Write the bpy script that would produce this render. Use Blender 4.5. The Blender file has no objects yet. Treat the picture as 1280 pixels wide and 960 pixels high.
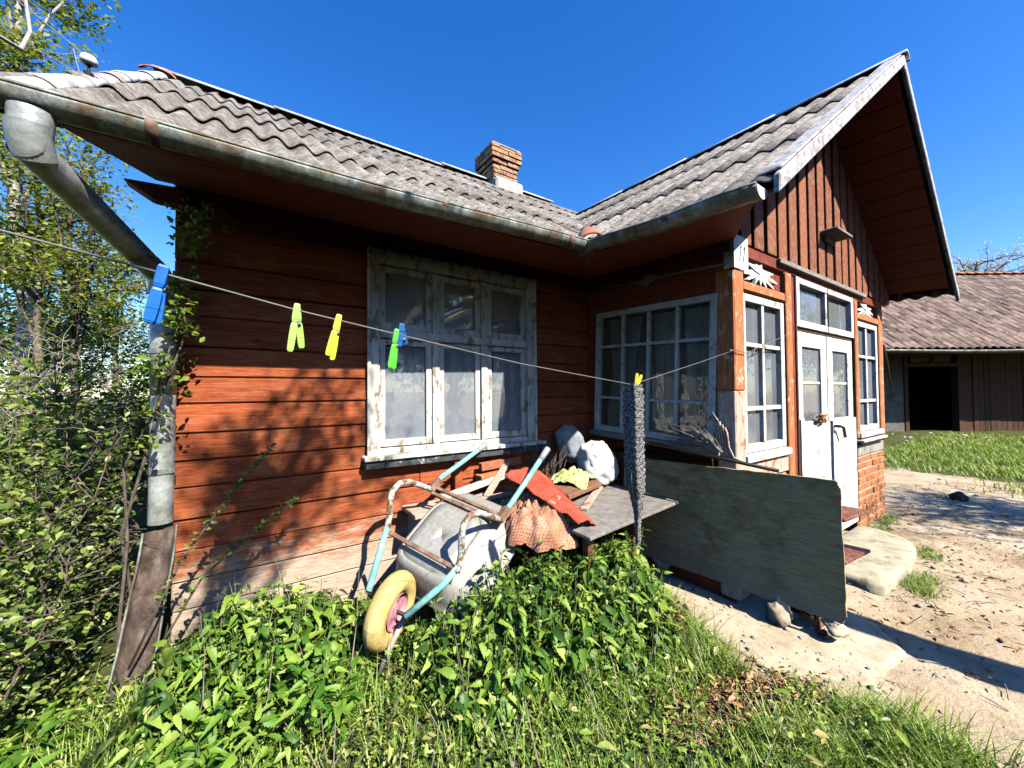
import bpy, math, random
import numpy as np
from mathutils import Vector, Matrix
R = random.Random(7)
NR = np.random.default_rng(11)
S = bpy.context.scene
COL = S.collection
def V3(*a): return np.array(a if len(a) > 1 else a[0], float)
def unit(v):
    v = np.asarray(v, float); return v / (np.linalg.norm(v) + 1e-12)

# ------------------------------------------------------------------ camera
CAM = V3(-2.722, -2.7, 1.5)
yaw, pit, rol = math.radians(34.17), math.radians(1.245), math.radians(-.433)
fw = V3(math.sin(yaw)*math.cos(pit), math.cos(yaw)*math.cos(pit), math.sin(pit))
rt = V3(math.cos(yaw), -math.sin(yaw), 0); up = np.cross(rt, fw)
rt, up = rt*math.cos(rol)+up*math.sin(rol), -rt*math.sin(rol)+up*math.cos(rol)
cd = bpy.data.cameras.new('camera'); cam = bpy.data.objects.new('camera', cd); COL.objects.link(cam)
cam.matrix_world = Matrix(((rt[0], up[0], -fw[0], CAM[0]), (rt[1], up[1], -fw[1], CAM[1]), (rt[2], up[2], -fw[2], CAM[2]), (0, 0, 0, 1)))
cd.sensor_width = 36; cd.lens = 485.5/1280*36; cd.clip_start = .02; cd.clip_end = 2000
S.camera = cam

# ------------------------------------------------------------------ light
SUN = V3(.16, -1, 1.0)
w = bpy.data.worlds.new('World'); S.world = w; w.use_nodes = True
nt = w.node_tree; bg = nt.nodes['Background']
sk = nt.nodes.new('ShaderNodeTexSky'); sk.sky_type = 'NISHITA'; sk.sun_disc = False
sk.sun_elevation = math.atan2(SUN[2], math.hypot(SUN[0], SUN[1])); sk.sun_rotation = math.atan2(SUN[0], SUN[1])
sk.altitude = 300; sk.air_density = 1.0; sk.dust_density = .3; sk.ozone_density = 2.5
hs = nt.nodes.new('ShaderNodeHueSaturation'); hs.inputs['Saturation'].default_value = 1.38; hs.inputs['Hue'].default_value = .512
nt.links.new(sk.outputs[0], hs.inputs['Color']); nt.links.new(hs.outputs[0], bg.inputs[0])
bg.inputs[1].default_value = .135
sl = bpy.data.lights.new('sun', 'SUN'); sl.energy = 5.0; sl.angle = math.radians(.5); sl.color = (1, .95, .86)
so = bpy.data.objects.new('sun', sl); COL.objects.link(so); so.location = (2, -12, 12)
so.rotation_euler = Vector(SUN).to_track_quat('Z', 'Y').to_euler()
S.view_settings.view_transform = 'Standard'; S.view_settings.look = 'None'; S.view_settings.gamma = 1
S.view_settings.exposure = 1.05
S.render.engine = 'CYCLES'
S.cycles.max_bounces = 6; S.cycles.diffuse_bounces = 0; S.cycles.transparent_max_bounces = 12

# ------------------------------------------------------------------ materials
class NT:
    def __init__(s, name):
        s.m = bpy.data.materials.new(name); s.m.use_nodes = True; s.t = s.m.node_tree
        s.b = s.t.nodes['Principled BSDF']; s.out = s.t.nodes['Material Output']
    def n(s, typ, **kw):
        x = s.t.nodes.new(typ)
        for k, v in kw.items():
            if k.startswith('_'): setattr(x, k[1:], v)
            else:
                i = x.inputs[int(k[1:])] if k[0] == 'i' and k[1:].isdigit() else x.inputs[k.replace('__', ' ')]
                s.put(i, v)
        return x
    def put(s, i, v):
        if isinstance(v, bpy.types.NodeSocket): s.t.links.new(v, i)
        elif isinstance(v, bpy.types.Node): s.t.links.new(v.outputs[0], i)
        elif isinstance(v, (tuple, list)) and len(v) == 3 and i.type == 'RGBA': i.default_value = (*v, 1)
        else: i.default_value = v
    def ramp(s, f, stops, interp='LINEAR'):
        x = s.n('ShaderNodeValToRGB', Fac=f); r = x.color_ramp; r.interpolation = interp
        while len(r.elements) < len(stops): r.elements.new(.5)
        for e, (p, c) in zip(r.elements, stops):
            e.position = p; e.color = (c, c, c, 1) if isinstance(c, (int, float)) else (*c, 1)
        return x
    def mix(s, f, a, b, blend='MIX'):
        x = s.n('ShaderNodeMixRGB', _blend_type=blend, Fac=f); s.put(x.inputs[1], a); s.put(x.inputs[2], b); return x
    def pos(s, scale=(1, 1, 1), obj=False):
        c = s.n('ShaderNodeTexCoord').outputs['Object'] if obj else s.n('ShaderNodeNewGeometry').outputs['Position']
        return s.n('ShaderNodeMapping', Vector=c, Scale=scale)
    def noise(s, vec, scale, detail=6, rough=.6, dist=0):
        return s.n('ShaderNodeTexNoise', Vector=vec, Scale=scale, Detail=detail, Roughness=rough, Distortion=dist)

def pmat(name, dark, mid, light, scale=8, stretch=(1, 1, 1), wear=None, wear_at=.56, wear_scale=7, wear_soft=.03, wear2=None, rough=.75, bump=.3, bscale=None,
         metal=0., spec=.3, obj=False, bdist=.01, isl=0.):
    k = NT(name); p = k.pos(stretch, obj); q = k.pos((1, 1, 1), obj)
    n1 = k.noise(p, scale, 8, .65)
    c = k.ramp(n1, [(.3, dark), (.5, mid), (.72, light)])
    h = n1
    if isl:
        ri = k.n('ShaderNodeNewGeometry').outputs['Random Per Island']
        rr = k.ramp(ri, [(0, 1-isl), (1, 1+isl*.6)])
        c = k.mix(1., c, rr, 'MULTIPLY')
    if wear is not None:
        n2 = k.noise(p if wear_scale < 0 else q, abs(wear_scale), 10, .72)
        f = k.ramp(n2, [(wear_at-wear_soft, 0.), (wear_at+wear_soft, 1.)])
        wc = wear
        if wear2 is not None:
            n4 = k.noise(p, scale*2.3, 6, .7); wc = k.ramp(n4, [(.35, wear2), (.65, wear)])
        c = k.mix(f, c, wc)
        h = k.mix(.5, n1, f, 'SUBTRACT')
    n3 = k.noise(p, bscale or scale*6, 5, .7)
    hh = k.mix(.5, h, n3)
    bm = k.n('ShaderNodeBump', Strength=bump, Distance=bdist, Height=hh)
    b = k.b
    k.put(b.inputs['Base Color'], c); k.put(b.inputs['Normal'], bm)
    k.put(b.inputs['Roughness'], rough); k.put(b.inputs['Metallic'], metal); k.put(b.inputs['Specular IOR Level'], spec)
    return k.m

def leafmat(name, cols, trans=.3, rough=.45, spec=.35):
    k = NT(name); g = k.n('ShaderNodeNewGeometry'); ri = g.outputs['Random Per Island']
    c = k.ramp(ri, [(i/(len(cols)-1), x) for i, x in enumerate(cols)])
    n = k.noise(k.pos(), 60, 3)
    c = k.mix(.5, c, k.ramp(n, [(.3, .72), (.7, 1.2)]), 'MULTIPLY')
    k.put(k.b.inputs['Base Color'], c); k.put(k.b.inputs['Roughness'], rough); k.put(k.b.inputs['Specular IOR Level'], spec)
    k.put(k.b.inputs['Normal'], k.n('ShaderNodeBump', Strength=.35, Distance=.004, Height=k.noise(k.pos(), 140, 2)))
    t = k.n('ShaderNodeBsdfTranslucent', Color=k.mix(1., c, (1.15, 1.1, .5), 'MULTIPLY'))
    mx = k.n('ShaderNodeMixShader', Fac=trans); k.put(mx.inputs[1], k.b.outputs[0]); k.put(mx.inputs[2], t)
    k.put(k.out.inputs[0], mx.outputs[0]); return k.m

def glassmat(name, refl=.16, tint=(.9, .95, .97), dirt_haze=.0, dirt_hazec=(.6, .62, .6)):
    k = NT(name); fr = k.n('ShaderNodeFresnel', IOR=1.5)
    nz = k.noise(k.pos(), 5, 2); bm = k.n('ShaderNodeBump', Strength=.12, Distance=.02, Height=nz)
    gl = k.n('ShaderNodeBsdfGlossy', Roughness=.02, Color=(.95, .97, 1.), Normal=bm)
    tr = k.n('ShaderNodeBsdfTransparent', Color=tint)
    a = k.n('ShaderNodeMath', _operation='ADD', i0=fr.outputs[0], i1=refl)
    mx = k.n('ShaderNodeMixShader', Fac=a); k.put(mx.inputs[1], tr.outputs[0]); k.put(mx.inputs[2], gl.outputs[0])
    last = mx
    if dirt_haze:
        d = k.n('ShaderNodeBsdfDiffuse', Color=dirt_hazec)  # film of dirt, its pale colour also painting a bright haze on the glass
        f = k.ramp(k.noise(k.pos((1, 1, .5)), 2.2, 5, .6, .3), [(.2, dirt_haze*.3), (.8, dirt_haze)])
        m2 = k.n('ShaderNodeMixShader', Fac=f); k.put(m2.inputs[1], mx.outputs[0]); k.put(m2.inputs[2], d.outputs[0]); last = m2
    k.put(k.out.inputs[0], last.outputs[0]); return k.m

def plain(name, col, rough=.5, metal=0, spec=.4):
    return pmat(name, tuple(x*.8 for x in col), col, tuple(min(1, x*1.15) for x in col), scale=20, rough=rough, metal=metal, spec=spec, bump=.08, obj=True)

M = {}
# main plank wall: brick red paint over bleached wood, bare near the footing
def wallmat():
    k = NT('red_plank_paint'); P = k.n('ShaderNodeNewGeometry'); p = k.pos((1.1, 9, 15)); q = k.pos()
    ri = P.outputs['Random Per Island']
    n1 = k.noise(p, 6, 10, .75)
    c = k.ramp(n1, [(.30, (.13, .028, .012)), (.46, (.31, .07, .024)), (.58, (.42, .11, .04)), (.74, (.52, .22, .11))])
    c = k.mix(1., c, k.ramp(ri, [(0, .78), (1, 1.12)]), 'MULTIPLY')
    c = k.mix(k.ramp(k.noise(k.pos((1, 1, 2.2)), 3.3, 10, .75), [(.5, 0.), (.68, .65)]), c, (.47, .185, .085))
    c = k.mix(k.ramp(k.noise(k.pos((.7, 1, 3.)), 5.1, 10, .8, .4), [(.54, 0.), (.66, .75)]), c, (.13, .038, .016))
    vk = k.n('ShaderNodeTexVoronoi', Vector=k.pos((1.9, 1, 6.3)), Scale=1.4); c = k.mix(k.ramp(vk.outputs['Distance'], [(.035, .8), (.075, 0.)]), c, (.06, .022, .012))
    z = k.n('ShaderNodeSeparateXYZ', Vector=P.outputs['Position']).outputs[2]
    lo = k.n('ShaderNodeMapRange', Value=z, i1=.80, i2=.30, i3=0., i4=.42)
    nn = k.n('ShaderNodeMath', _operation='ADD', i0=k.noise(k.pos((1.1, 4, 5)), 5, 12, .8).outputs[0], i1=lo.outputs[0])
    thin = k.ramp(nn, [(.58, 0.), (.72, .75)]); c = k.mix(thin, c, (.46, .23, .13))
    f = k.ramp(nn, [(.66, 0.), (.80, 1.)])
    wood = k.ramp(k.noise(p, 12, 9, .75), [(.3, (.26, .17, .11)), (.5, (.47, .36, .26)), (.7, (.60, .52, .42))])
    c = k.mix(f, c, wood)
    h = k.mix(.35, n1, f, 'SUBTRACT')
    h = k.mix(.5, h, k.noise(k.pos((4, 60, 60)), 4, 6, .7))
    k.put(k.b.inputs['Base Color'], c); k.put(k.b.inputs['Roughness'], .8); k.put(k.b.inputs['Specular IOR Level'], .15)
    k.put(k.b.inputs['Normal'], k.n('ShaderNodeBump', Strength=.7, Distance=.01, Height=h)); return k.m
M['wall'] = wallmat()
M['gable'] = pmat('weathered_red_gable_paint', (.15, .04, .018), (.29, .085, .036), (.42, .18, .10), 12, (8, 8, 1.6), wear=(.44, .27, .17), wear2=(.12, .045, .025), wear_at=.55, wear_scale=24, wear_soft=.06, isl=.3, bump=.6)
M['orange'] = pmat('orange_wood_paint', (.28, .08, .025), (.46, .15, .055), (.58, .25, .11), 9, (9, 9, 1.2), wear=(.6, .47, .38), wear_at=.6, wear_scale=10, isl=.15)
M['bleached'] = pmat('bleached_post_paint', (.36, .2, .13), (.55, .38, .29), (.68, .56, .48), 9, (9, 9, 1.2), wear=(.42, .13, .05), wear_at=.57, wear_scale=9, isl=.15)
M['redtrim'] = pmat('dark_red_paint', (.11, .022, .012), (.2, .042, .022), (.27, .075, .04), 8, (5, 5, 2), wear=(.3, .2, .15), wear_at=.66, wear_scale=9)
M['white'] = pmat('peeling_white_paint', (.46, .45, .38), (.68, .67, .60), (.78, .775, .72), 11, (1, 1, .45), wear=(.38, .29, .2), wear2=(.17, .12, .085), wear_at=.565, wear_scale=-15, wear_soft=.04, rough=.6, bump=.6, bdist=.008)
M['white2'] = pmat('door_white_paint', (.58, .57, .52), (.74, .735, .69), (.81, .805, .77), 10, wear=(.45, .36, .27), wear2=(.26, .2, .14), wear_at=.575, wear_scale=8, wear_soft=.05, rough=.5, bump=.3)
M['trim'] = pmat('weathered_white_barge_paint', (.3, .29, .285), (.46, .455, .45), (.6, .59, .58), 8, (6, 6, 6), wear=(.22, .14, .11), wear2=(.33, .28, .25), wear_at=.545, wear_scale=15, bump=.5)
M['greywood'] = pmat('silver_grey_wood', (.12, .105, .09), (.27, .24, .205), (.42, .38, .33), 8, (1.5, 14, 14), bump=.5)
M['plank'] = pmat('pinkish_old_timber', (.25, .16, .11), (.45, .33, .25), (.62, .52, .43), 8, (3, 14, 14), wear=(.32, .1, .05), wear_at=.6, wear_scale=9, bump=.5, isl=.3)
M['ply'] = pmat('dirty_plywood', (.27, .19, .085), (.46, .34, .165), (.56, .44, .25), 7, (2.2, 2.2, 9), wear=(.15, .10, .045), wear2=(.3, .14, .045), wear_at=.56, wear_scale=2.6, wear_soft=.14, rough=.8, bump=.35)
M['tabletop'] = pmat('worn_grey_table_board', (.13, .115, .1), (.24, .215, .19), (.33, .3, .27), 9, (2, 2, 2), wear=(.44, .4, .34), wear_at=.66, wear_scale=16, rough=.5, bump=.2)
M['shelf'] = pmat('reddish_shelf_board', (.11, .035, .022), (.19, .065, .04), (.33, .19, .13), 8, (4, 4, 4), rough=.6)
M['zinc'] = pmat('stained_zinc', (.26, .28, .27), (.46, .48, .46), (.64, .66, .64), 6, (1.3, 3, 3), wear=(.16, .17, .10), wear2=(.3, .33, .28), wear_at=.54, wear_scale=9, wear_soft=.1, rough=.42, metal=.35, bump=.25)
M['zincdark'] = pmat('mossy_zinc', (.09, .105, .085), (.24, .27, .24), (.5, .53, .5), 9, (2.2, 2, 1), wear=(.06, .075, .035), wear2=(.2, .09, .04), wear_at=.55, wear_scale=7, wear_soft=.1, rough=.5, metal=.25, bump=.4)
M['rust'] = pmat('rusty_sheet', (.09, .045, .025), (.2, .115, .075), (.36, .25, .19), 7, (3, 3, 1.5), rough=.85, bump=.4)
M['galv'] = pmat('galvanised_tray', (.24, .245, .245), (.35, .355, .35), (.44, .445, .43), 40, wear=(.42, .37, .26), wear2=(.26, .22, .15), wear_at=.54, wear_scale=9, wear_soft=.14, rough=.5, metal=.25, bump=.2, obj=True)
M['teal'] = pmat('teal_tube_paint', (.12, .32, .29), (.22, .5, .46), (.38, .62, .58), 18, wear=(.26, .13, .07), wear_at=.63, wear_scale=24, rough=.45, bump=.2, obj=True)
M['tube'] = pmat('chipped_pale_tube_paint', (.25, .3, .26), (.42, .46, .40), (.58, .6, .54), 18, wear=(.24, .12, .06), wear2=(.12, .06, .03), wear_at=.52, wear_scale=20, rough=.5, bump=.3, obj=True)
M['tyre'] = pmat('cream_yellow_tyre', (.46, .31, .09), (.64, .46, .15), (.72, .57, .26), 9, wear=(.3, .22, .11), wear_at=.6, wear_scale=14, wear_soft=.08, rough=.6, bump=.15, obj=True)
M['hub'] = pmat('faded_pink_rim', (.4, .12, .15), (.62, .24, .28), (.72, .42, .42), 14, wear=(.2, .07, .05), wear_at=.6, wear_scale=22, obj=True)
M['brick'] = pmat('orange_brick', (.30, .10, .035), (.46, .17, .06), (.56, .27, .12), 22, wear=(.62, .5, .38), wear_at=.63, wear_scale=26, isl=.3, bump=.6)
M['chimbrick'] = pmat('sooty_yellow_brick', (.24, .09, .04), (.44, .21, .09), (.56, .35, .17), 15, wear=(.58, .48, .38), wear2=(.1, .07, .05), wear_at=.55, wear_scale=13, isl=.45, bump=.6)
M['mortar'] = pmat('pale_mortar', (.3, .27, .23), (.45, .41, .36), (.56, .52, .46), 22, bump=.6)
M['plaster'] = pmat('grey_plaster', (.2, .19, .16), (.33, .31, .27), (.44, .41, .36), 6, wear=(.18, .15, .12), wear_at=.6, bump=.5)
M['conc'] = pmat('dusty_concrete', (.36, .28, .185), (.50, .41, .285), (.58, .49, .36), 7, wear=(.3, .22, .14), wear_at=.6, wear_scale=5, wear_soft=.1, bump=.7, bscale=60, rough=.95, spec=.1)
M['step'] = pmat('pale_concrete_step', (.3, .265, .18), (.42, .38, .27), (.5, .46, .35), 9, wear=(.28, .23, .15), wear_at=.58, wear_scale=7, bump=.5, bscale=70, rough=.95, spec=.1)
M['terracotta'] = pmat('terracotta', (.22, .07, .03), (.4, .15, .07), (.5, .25, .15), 14, wear=(.35, .33, .3), wear_at=.6, bump=.4)
M['tile'] = pmat('mottled_clay_roof_tile', (.10, .06, .045), (.185, .12, .09), (.26, .185, .145), 5, wear=(.36, .29, .24), wear2=(.09, .07, .055), wear_at=.6, wear_scale=4, isl=.6, bump=.4)
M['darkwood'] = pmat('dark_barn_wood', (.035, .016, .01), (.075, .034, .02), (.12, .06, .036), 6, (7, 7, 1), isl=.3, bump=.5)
M['ridge'] = pmat('pale_ridge_cap', (.3, .29, .27), (.48, .47, .45), (.62, .61, .6), 6, (2, 2, 2), wear=(.42, .19, .12), wear2=(.28, .24, .2), wear_at=.58, wear_scale=5, wear_soft=.05, bump=.4)
M['black'] = plain('blackened_iron', (.02, .019, .018), .5, .4)
M['dark'] = plain('dark_interior_surface', (.05, .045, .04), .95, 0, .1)
M['room'] = pmat('dim_room_plaster', (.16, .17, .18), (.24, .25, .26), (.3, .31, .32), 3, bump=.1)
M['sacking'] = pmat('white_woven_sack', (.56, .555, .53), (.68, .675, .65), (.74, .735, .71), 6, wear=(.56, .53, .46), wear_at=.63, wear_scale=11, wear_soft=.08, bump=.5, bscale=160, obj=True)
M['line'] = plain('grey_clothesline', (.17, .165, .16), .8)
M['wire'] = plain('grey_wire', (.22, .22, .24), .5)
M['porcelain'] = plain('white_porcelain', (.78, .78, .76), .3)
M['curtain'] = pmat('white_curtain', (.62, .62, .58), (.74, .74, .71), (.8, .8, .78), 12, (30, 30, 2), bump=.2)
M['greencurtain'] = pmat('pale_green_curtain', (.35, .38, .30), (.48, .52, .42), (.55, .6, .5), 12, (30, 30, 2), bump=.2)
M['glass'] = glassmat('old_glass', .06, (.86, .9, .92), dirt_haze=.34, dirt_hazec=(.56, .6, .62))  # pale film colour painted in to brighten the panes
M['glassA'] = glassmat('dirty_hazy_double_glass', .09, (.92, .95, .98), .5, (.6, .66, .72))  # dirty panes, with a bluish white haze painted in to brighten them
M['glassB'] = glassmat('darker_porch_glass', .03, (.75, .76, .7), .25, (.4, .4, .36))  # darker tint and greyer film than the other panes
M['straw'] = pmat('grey_twigs', (.16, .12, .09), (.3, .25, .2), (.45, .4, .34), 8, (3, 3, 3))
def lacemat():
    k = NT('white_lace'); k.put(k.b.inputs['Base Color'], (.8, .8, .77)); k.put(k.b.inputs['Roughness'], .9)
    v = k.n('ShaderNodeTexVoronoi', Vector=k.pos((1, 1, 1)), Scale=42.); a = k.ramp(v.outputs['Distance'], [(.32, 1.), (.4, .12)])
    k.put(k.b.inputs['Alpha'], k.n('ShaderNodeRGBToBW', Color=a).outputs[0]); return k.m
M['lace'] = lacemat()
def knitmat():
    k = NT('black_and_white_knit'); p = k.pos((1, 1, 1), True)
    v = k.n('ShaderNodeTexVoronoi', Vector=k.pos((175, 175, 150), True), Scale=1., Randomness=.75)
    c = k.ramp(v.outputs['Distance'], [(.0, (.46, .45, .43)), (.36, (.30, .295, .28)), (.54, (.07, .07, .07)), (1, (.035, .035, .035))])
    k.put(k.b.inputs['Base Color'], c); k.put(k.b.inputs['Roughness'], .95); k.put(k.b.inputs['Specular IOR Level'], .05)
    k.put(k.b.inputs['Normal'], k.n('ShaderNodeBump', Strength=.9, Distance=.004, Height=v.outputs['Distance'])); return k.m
M['knit'] = knitmat()
def netmat(name, a, b, sc):
    k = NT(name); p = k.pos((1, 1, 1), True); n = k.noise(p, 6, 8, .7); dis = k.mix(.06, p, k.noise(p, 5, 4).outputs[1])
    w1 = k.n('ShaderNodeTexWave', _bands_direction='DIAGONAL', Vector=dis, Scale=sc); w2 = k.n('ShaderNodeTexWave', _bands_direction='DIAGONAL', Vector=k.n('ShaderNodeMapping', Vector=dis, Scale=(-1, 1, .6)), Scale=sc)
    l = k.mix(1., k.ramp(w1.outputs[1], [(.0, .35), (.3, 1.)]), k.ramp(w2.outputs[1], [(.0, .35), (.3, 1.)]), 'MULTIPLY')
    c = k.ramp(n, [(.3, a), (.52, b), (.75, tuple(min(.8, x*1.5) for x in b))])
    c = k.mix(.2, c, l, 'MULTIPLY')
    k.put(k.b.inputs['Base Color'], c); k.put(k.b.inputs['Roughness'], .9); k.put(k.b.inputs['Specular IOR Level'], .1)
    k.put(k.b.inputs['Normal'], k.n('ShaderNodeBump', Strength=.8, Distance=.01, Height=k.mix(.5, n, l))); return k.m
M['orangenet'] = netmat('orange_net_sacking', (.40, .14, .07), (.56, .29, .18), 24.)
M['rednet'] = netmat('red_net_cloth', (.38, .04, .025), (.52, .10, .06), 24.)
M['greenrag'] = netmat('lime_green_rag', (.32, .36, .1), (.55, .6, .24), 12.)
def roofmat():
    k = NT('lichen_grey_fibre_cement'); q = k.pos(); ri = k.n('ShaderNodeNewGeometry').outputs['Random Per Island']
    c = k.ramp(k.noise(q, 3.4, 9, .75), [(.3, (.10, .086, .07)), (.5, (.25, .22, .185)), (.7, (.40, .36, .31))])
    c = k.mix(1., c, k.ramp(ri, [(0, .78), (1, 1.15)]), 'MULTIPLY')
    sp = k.noise(q, 19, 8, .8); c = k.mix(k.ramp(sp, [(.50, 0.), (.60, .85)]), c, (.055, .048, .038))
    sp2 = k.noise(k.pos((1.1, 1, 1.2)), 27, 7, .8); c = k.mix(k.ramp(sp2, [(.55, 0.), (.62, .85)]), c, (.52, .49, .43))
    sp3 = k.noise(q, 9, 8, .75); c = k.mix(k.ramp(sp3, [(.6, 0.), (.7, .5)]), c, (.27, .21, .13))
    k.put(k.b.inputs['Base Color'], c); k.put(k.b.inputs['Roughness'], .95); k.put(k.b.inputs['Specular IOR Level'], .1)
    k.put(k.b.inputs['Normal'], k.n('ShaderNodeBump', Strength=.8, Distance=.015, Height=k.mix(.5, sp, sp2))); return k.m
M['roof'] = roofmat()
def groundmat():
    k = NT('dirt_and_turf'); q = k.pos(); at = k.n('ShaderNodeAttribute', _attribute_name='green')
    d = k.ramp(k.noise(q, 1.7, 10, .72), [(.3, (.29, .19, .11)), (.45, (.46, .345, .215)), (.62, (.58, .465, .32))])
    d = k.mix(k.ramp(k.noise(q, 11, 9, .75), [(.55, 0.), (.68, .7)]), d, (.20, .125, .075))
    d = k.mix(k.ramp(k.noise(q, 60, 5, .7), [(.58, 0.), (.68, .6)]), d, (.55, .48, .38))
    g = k.ramp(k.noise(q, 9, 8, .7), [(.3, (.03, .028, .012)), (.55, (.085, .10, .03)), (.75, (.17, .15, .07))])
    a = k.n('ShaderNodeMath', _operation='ADD', i0=at.outputs['Fac'], i1=k.n('ShaderNodeMath', _operation='MULTIPLY_ADD', i0=k.noise(q, 4, 8, .7).outputs[0], i1=1.2, i2=-.6))
    f = k.ramp(a, [(.42, 0.), (.6, 1.)])
    k.put(k.b.inputs['Base Color'], k.mix(f, d, g)); k.put(k.b.inputs['Roughness'], .97); k.put(k.b.inputs['Specular IOR Level'], .08)
    h = k.mix(.4, k.noise(q, 6, 8, .7), k.noise(q, 40, 7, .75))
    k.put(k.b.inputs['Normal'], k.n('ShaderNodeBump', Strength=.75, Distance=.045, Height=h)); return k.m
M['ground'] = groundmat()
M['bark'] = pmat('grey_brown_bark', (.05, .038, .028), (.13, .10, .075), (.24, .2, .16), 14, (3, 3, 1), bump=.7)
M['barkpale'] = pmat('pale_branch_bark', (.22, .19, .15), (.38, .34, .28), (.5, .46, .4), 10, (3, 3, 1), bump=.5)
M['nettle'] = leafmat('nettle_leaf', [(.025, .075, .01), (.07, .165, .02), (.16, .29, .035), (.25, .38, .05), (.40, .50, .11)], .27, .42, .35)
M['weed'] = leafmat('weed_leaf', [(.04, .10, .015), (.11, .22, .028), (.24, .36, .05), (.34, .44, .08), (.46, .5, .15), (.4, .3, .1)], .28, .34, .5)
M['bigleaf'] = leafmat('broad_young_leaf', [(.04, .13, .015), (.11, .25, .025), (.22, .38, .045), (.36, .48, .09)], .32)
M['grass'] = leafmat('grass_blade', [(.07, .16, .018), (.16, .29, .03), (.29, .42, .05), (.48, .5, .18)], .28)
M['shrub'] = leafmat('shrub_leaf', [(.03, .07, .015), (.10, .17, .028), (.24, .32, .06), (.42, .47, .15)], .3, .34, .5)
M['spring'] = leafmat('spring_tree_leaf', [(.1, .17, .02), (.22, .31, .035), (.36, .42, .07), (.46, .42, .09)], .45)
M['midbush'] = leafmat('bright_bush_leaf', [(.1, .19, .02), (.21, .33, .035), (.36, .46, .07)], .4)
M['darkleaf'] = leafmat('dark_green_leaf', [(.02, .05, .012), (.05, .1, .02), (.09, .15, .03)], .25)
M['dry'] = leafmat('dry_leaf', [(.2, .11, .05), (.34, .2, .09), (.46, .32, .17), (.52, .26, .08)], .1, .8, .1)
M['blossom'] = leafmat('white_blossom', [(.66, .6, .62), (.75, .7, .72), (.8, .77, .78)], .3, .8, .1)
M['stemgreen'] = pmat('green_stem', (.06, .1, .02), (.14, .2, .05), (.25, .3, .1), 10)

# ------------------------------------------------------------------ mesh helpers
class MB:
    def __init__(s): s.v = []; s.f = []
    def add(s, vs, fs):
        o = len(s.v); s.v += [tuple(map(float, q)) for q in vs]; s.f += [tuple(o+i for i in f) for f in fs]; return s
    def hexa(s, c):
        return s.add(c, [(0, 3, 2, 1), (4, 5, 6, 7), (0, 1, 5, 4), (1, 2, 6, 5), (2, 3, 7, 6), (3, 0, 4, 7)])
    def box(s, x0, x1, y0, y1, z0, z1):
        return s.hexa([(x0, y0, z0), (x1, y0, z0), (x1, y1, z0), (x0, y1, z0), (x0, y0, z1), (x1, y0, z1), (x1, y1, z1), (x0, y1, z1)])
    def obox(s, c, ax, h):
        c = V3(c); a = [V3(q)*k for q, k in zip(ax, h)]
        return s.hexa([c+i*a[0]+j*a[1]+k*a[2] for k in (-1, 1) for i, j in ((-1, -1), (1, -1), (1, 1), (-1, 1))])
    def lbox(s, F, u0, u1, v0, v1, n0, n1):
        O, U, W, N = F; P = lambda u, v, n: O+U*u+W*v+N*n
        return s.hexa([P(u0, v0, n0), P(u1, v0, n0), P(u1, v0, n1), P(u0, v0, n1), P(u0, v1, n0), P(u1, v1, n0), P(u1, v1, n1), P(u0, v1, n1)])
    def prism(s, F, poly, n0, n1):
        O, U, W, N = F; k = len(poly)
        vs = [O+U*u+W*v+N*n for n in (n0, n1) for u, v in poly]
        return s.add(vs, [tuple(range(k))[::-1], tuple(range(k, 2*k))]+[(i, (i+1) % k, k+(i+1) % k, k+i) for i in range(k)])
    def tube(s, pts, r, n=8, cap=True, half=None):
        pts = [V3(p) for p in pts]; r = [r]*len(pts) if not hasattr(r, '__len__') else r
        ref = None; rings = []
        for i, p in enumerate(pts):
            t = unit(pts[min(i+1, len(pts)-1)]-pts[max(i-1, 0)])
            if ref is None:
                ref = V3(0, 0, 1) if abs(t[2]) < .9 else V3(1, 0, 0)
            a = unit(np.cross(t, ref)); b = np.cross(a, t); ref = b
            rings.append([p+r[i]*(math.cos(q)*a+math.sin(q)*b) for q in [2*math.pi*j/n for j in range(n)]])
        fs = [(i*n+j, i*n+(j+1) % n, (i+1)*n+(j+1) % n, (i+1)*n+j) for i in range(len(pts)-1) for j in range(n)]
        if cap: fs += [tuple(range(n))[::-1], tuple((len(pts)-1)*n+j for j in range(n))]
        return s.add([q for g in rings for q in g], fs)
    def grid(s, fn, nu, nv, flip=False):
        vs = [fn(i/nu, j/nv) for i in range(nu+1) for j in range(nv+1)]
        fs = [(i*(nv+1)+j, i*(nv+1)+j+1, (i+1)*(nv+1)+j+1, (i+1)*(nv+1)+j) for i in range(nu) for j in range(nv)]
        return s.add(vs, [f[::-1] for f in fs] if flip else fs)
    def build(s, name, mat, parent=None, smooth=False, bevel=0, solid=0, sub=0):
        me = bpy.data.meshes.new(name); off = V3(0, 0, 0); q = parent
        while q is not None: off = off+V3(q.location); q = q.parent
        me.from_pydata([tuple(V3(p)-off) for p in s.v], [], s.f); me.update()
        o = bpy.data.objects.new(name, me); COL.objects.link(o); me.materials.append(mat)
        if parent is not None: o.parent = parent
        if smooth: me.polygons.foreach_set('use_smooth', [True]*len(me.polygons))
        if solid: m = o.modifiers.new('solid', 'SOLIDIFY'); m.thickness = solid; m.offset = 0
        if bevel: m = o.modifiers.new('bevel', 'BEVEL'); m.width = bevel; m.segments = 1; m.limit_method = 'ANGLE'
        if sub: m = o.modifiers.new('sub', 'SUBSURF'); m.levels = sub; m.render_levels = sub
        return o
def tag(o, label=None, cat=None, group=None, kind=None):
    if label: o['label'] = label
    if cat: o['category'] = cat
    if group: o['group'] = group
    if kind: o['kind'] = kind
    return o
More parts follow.
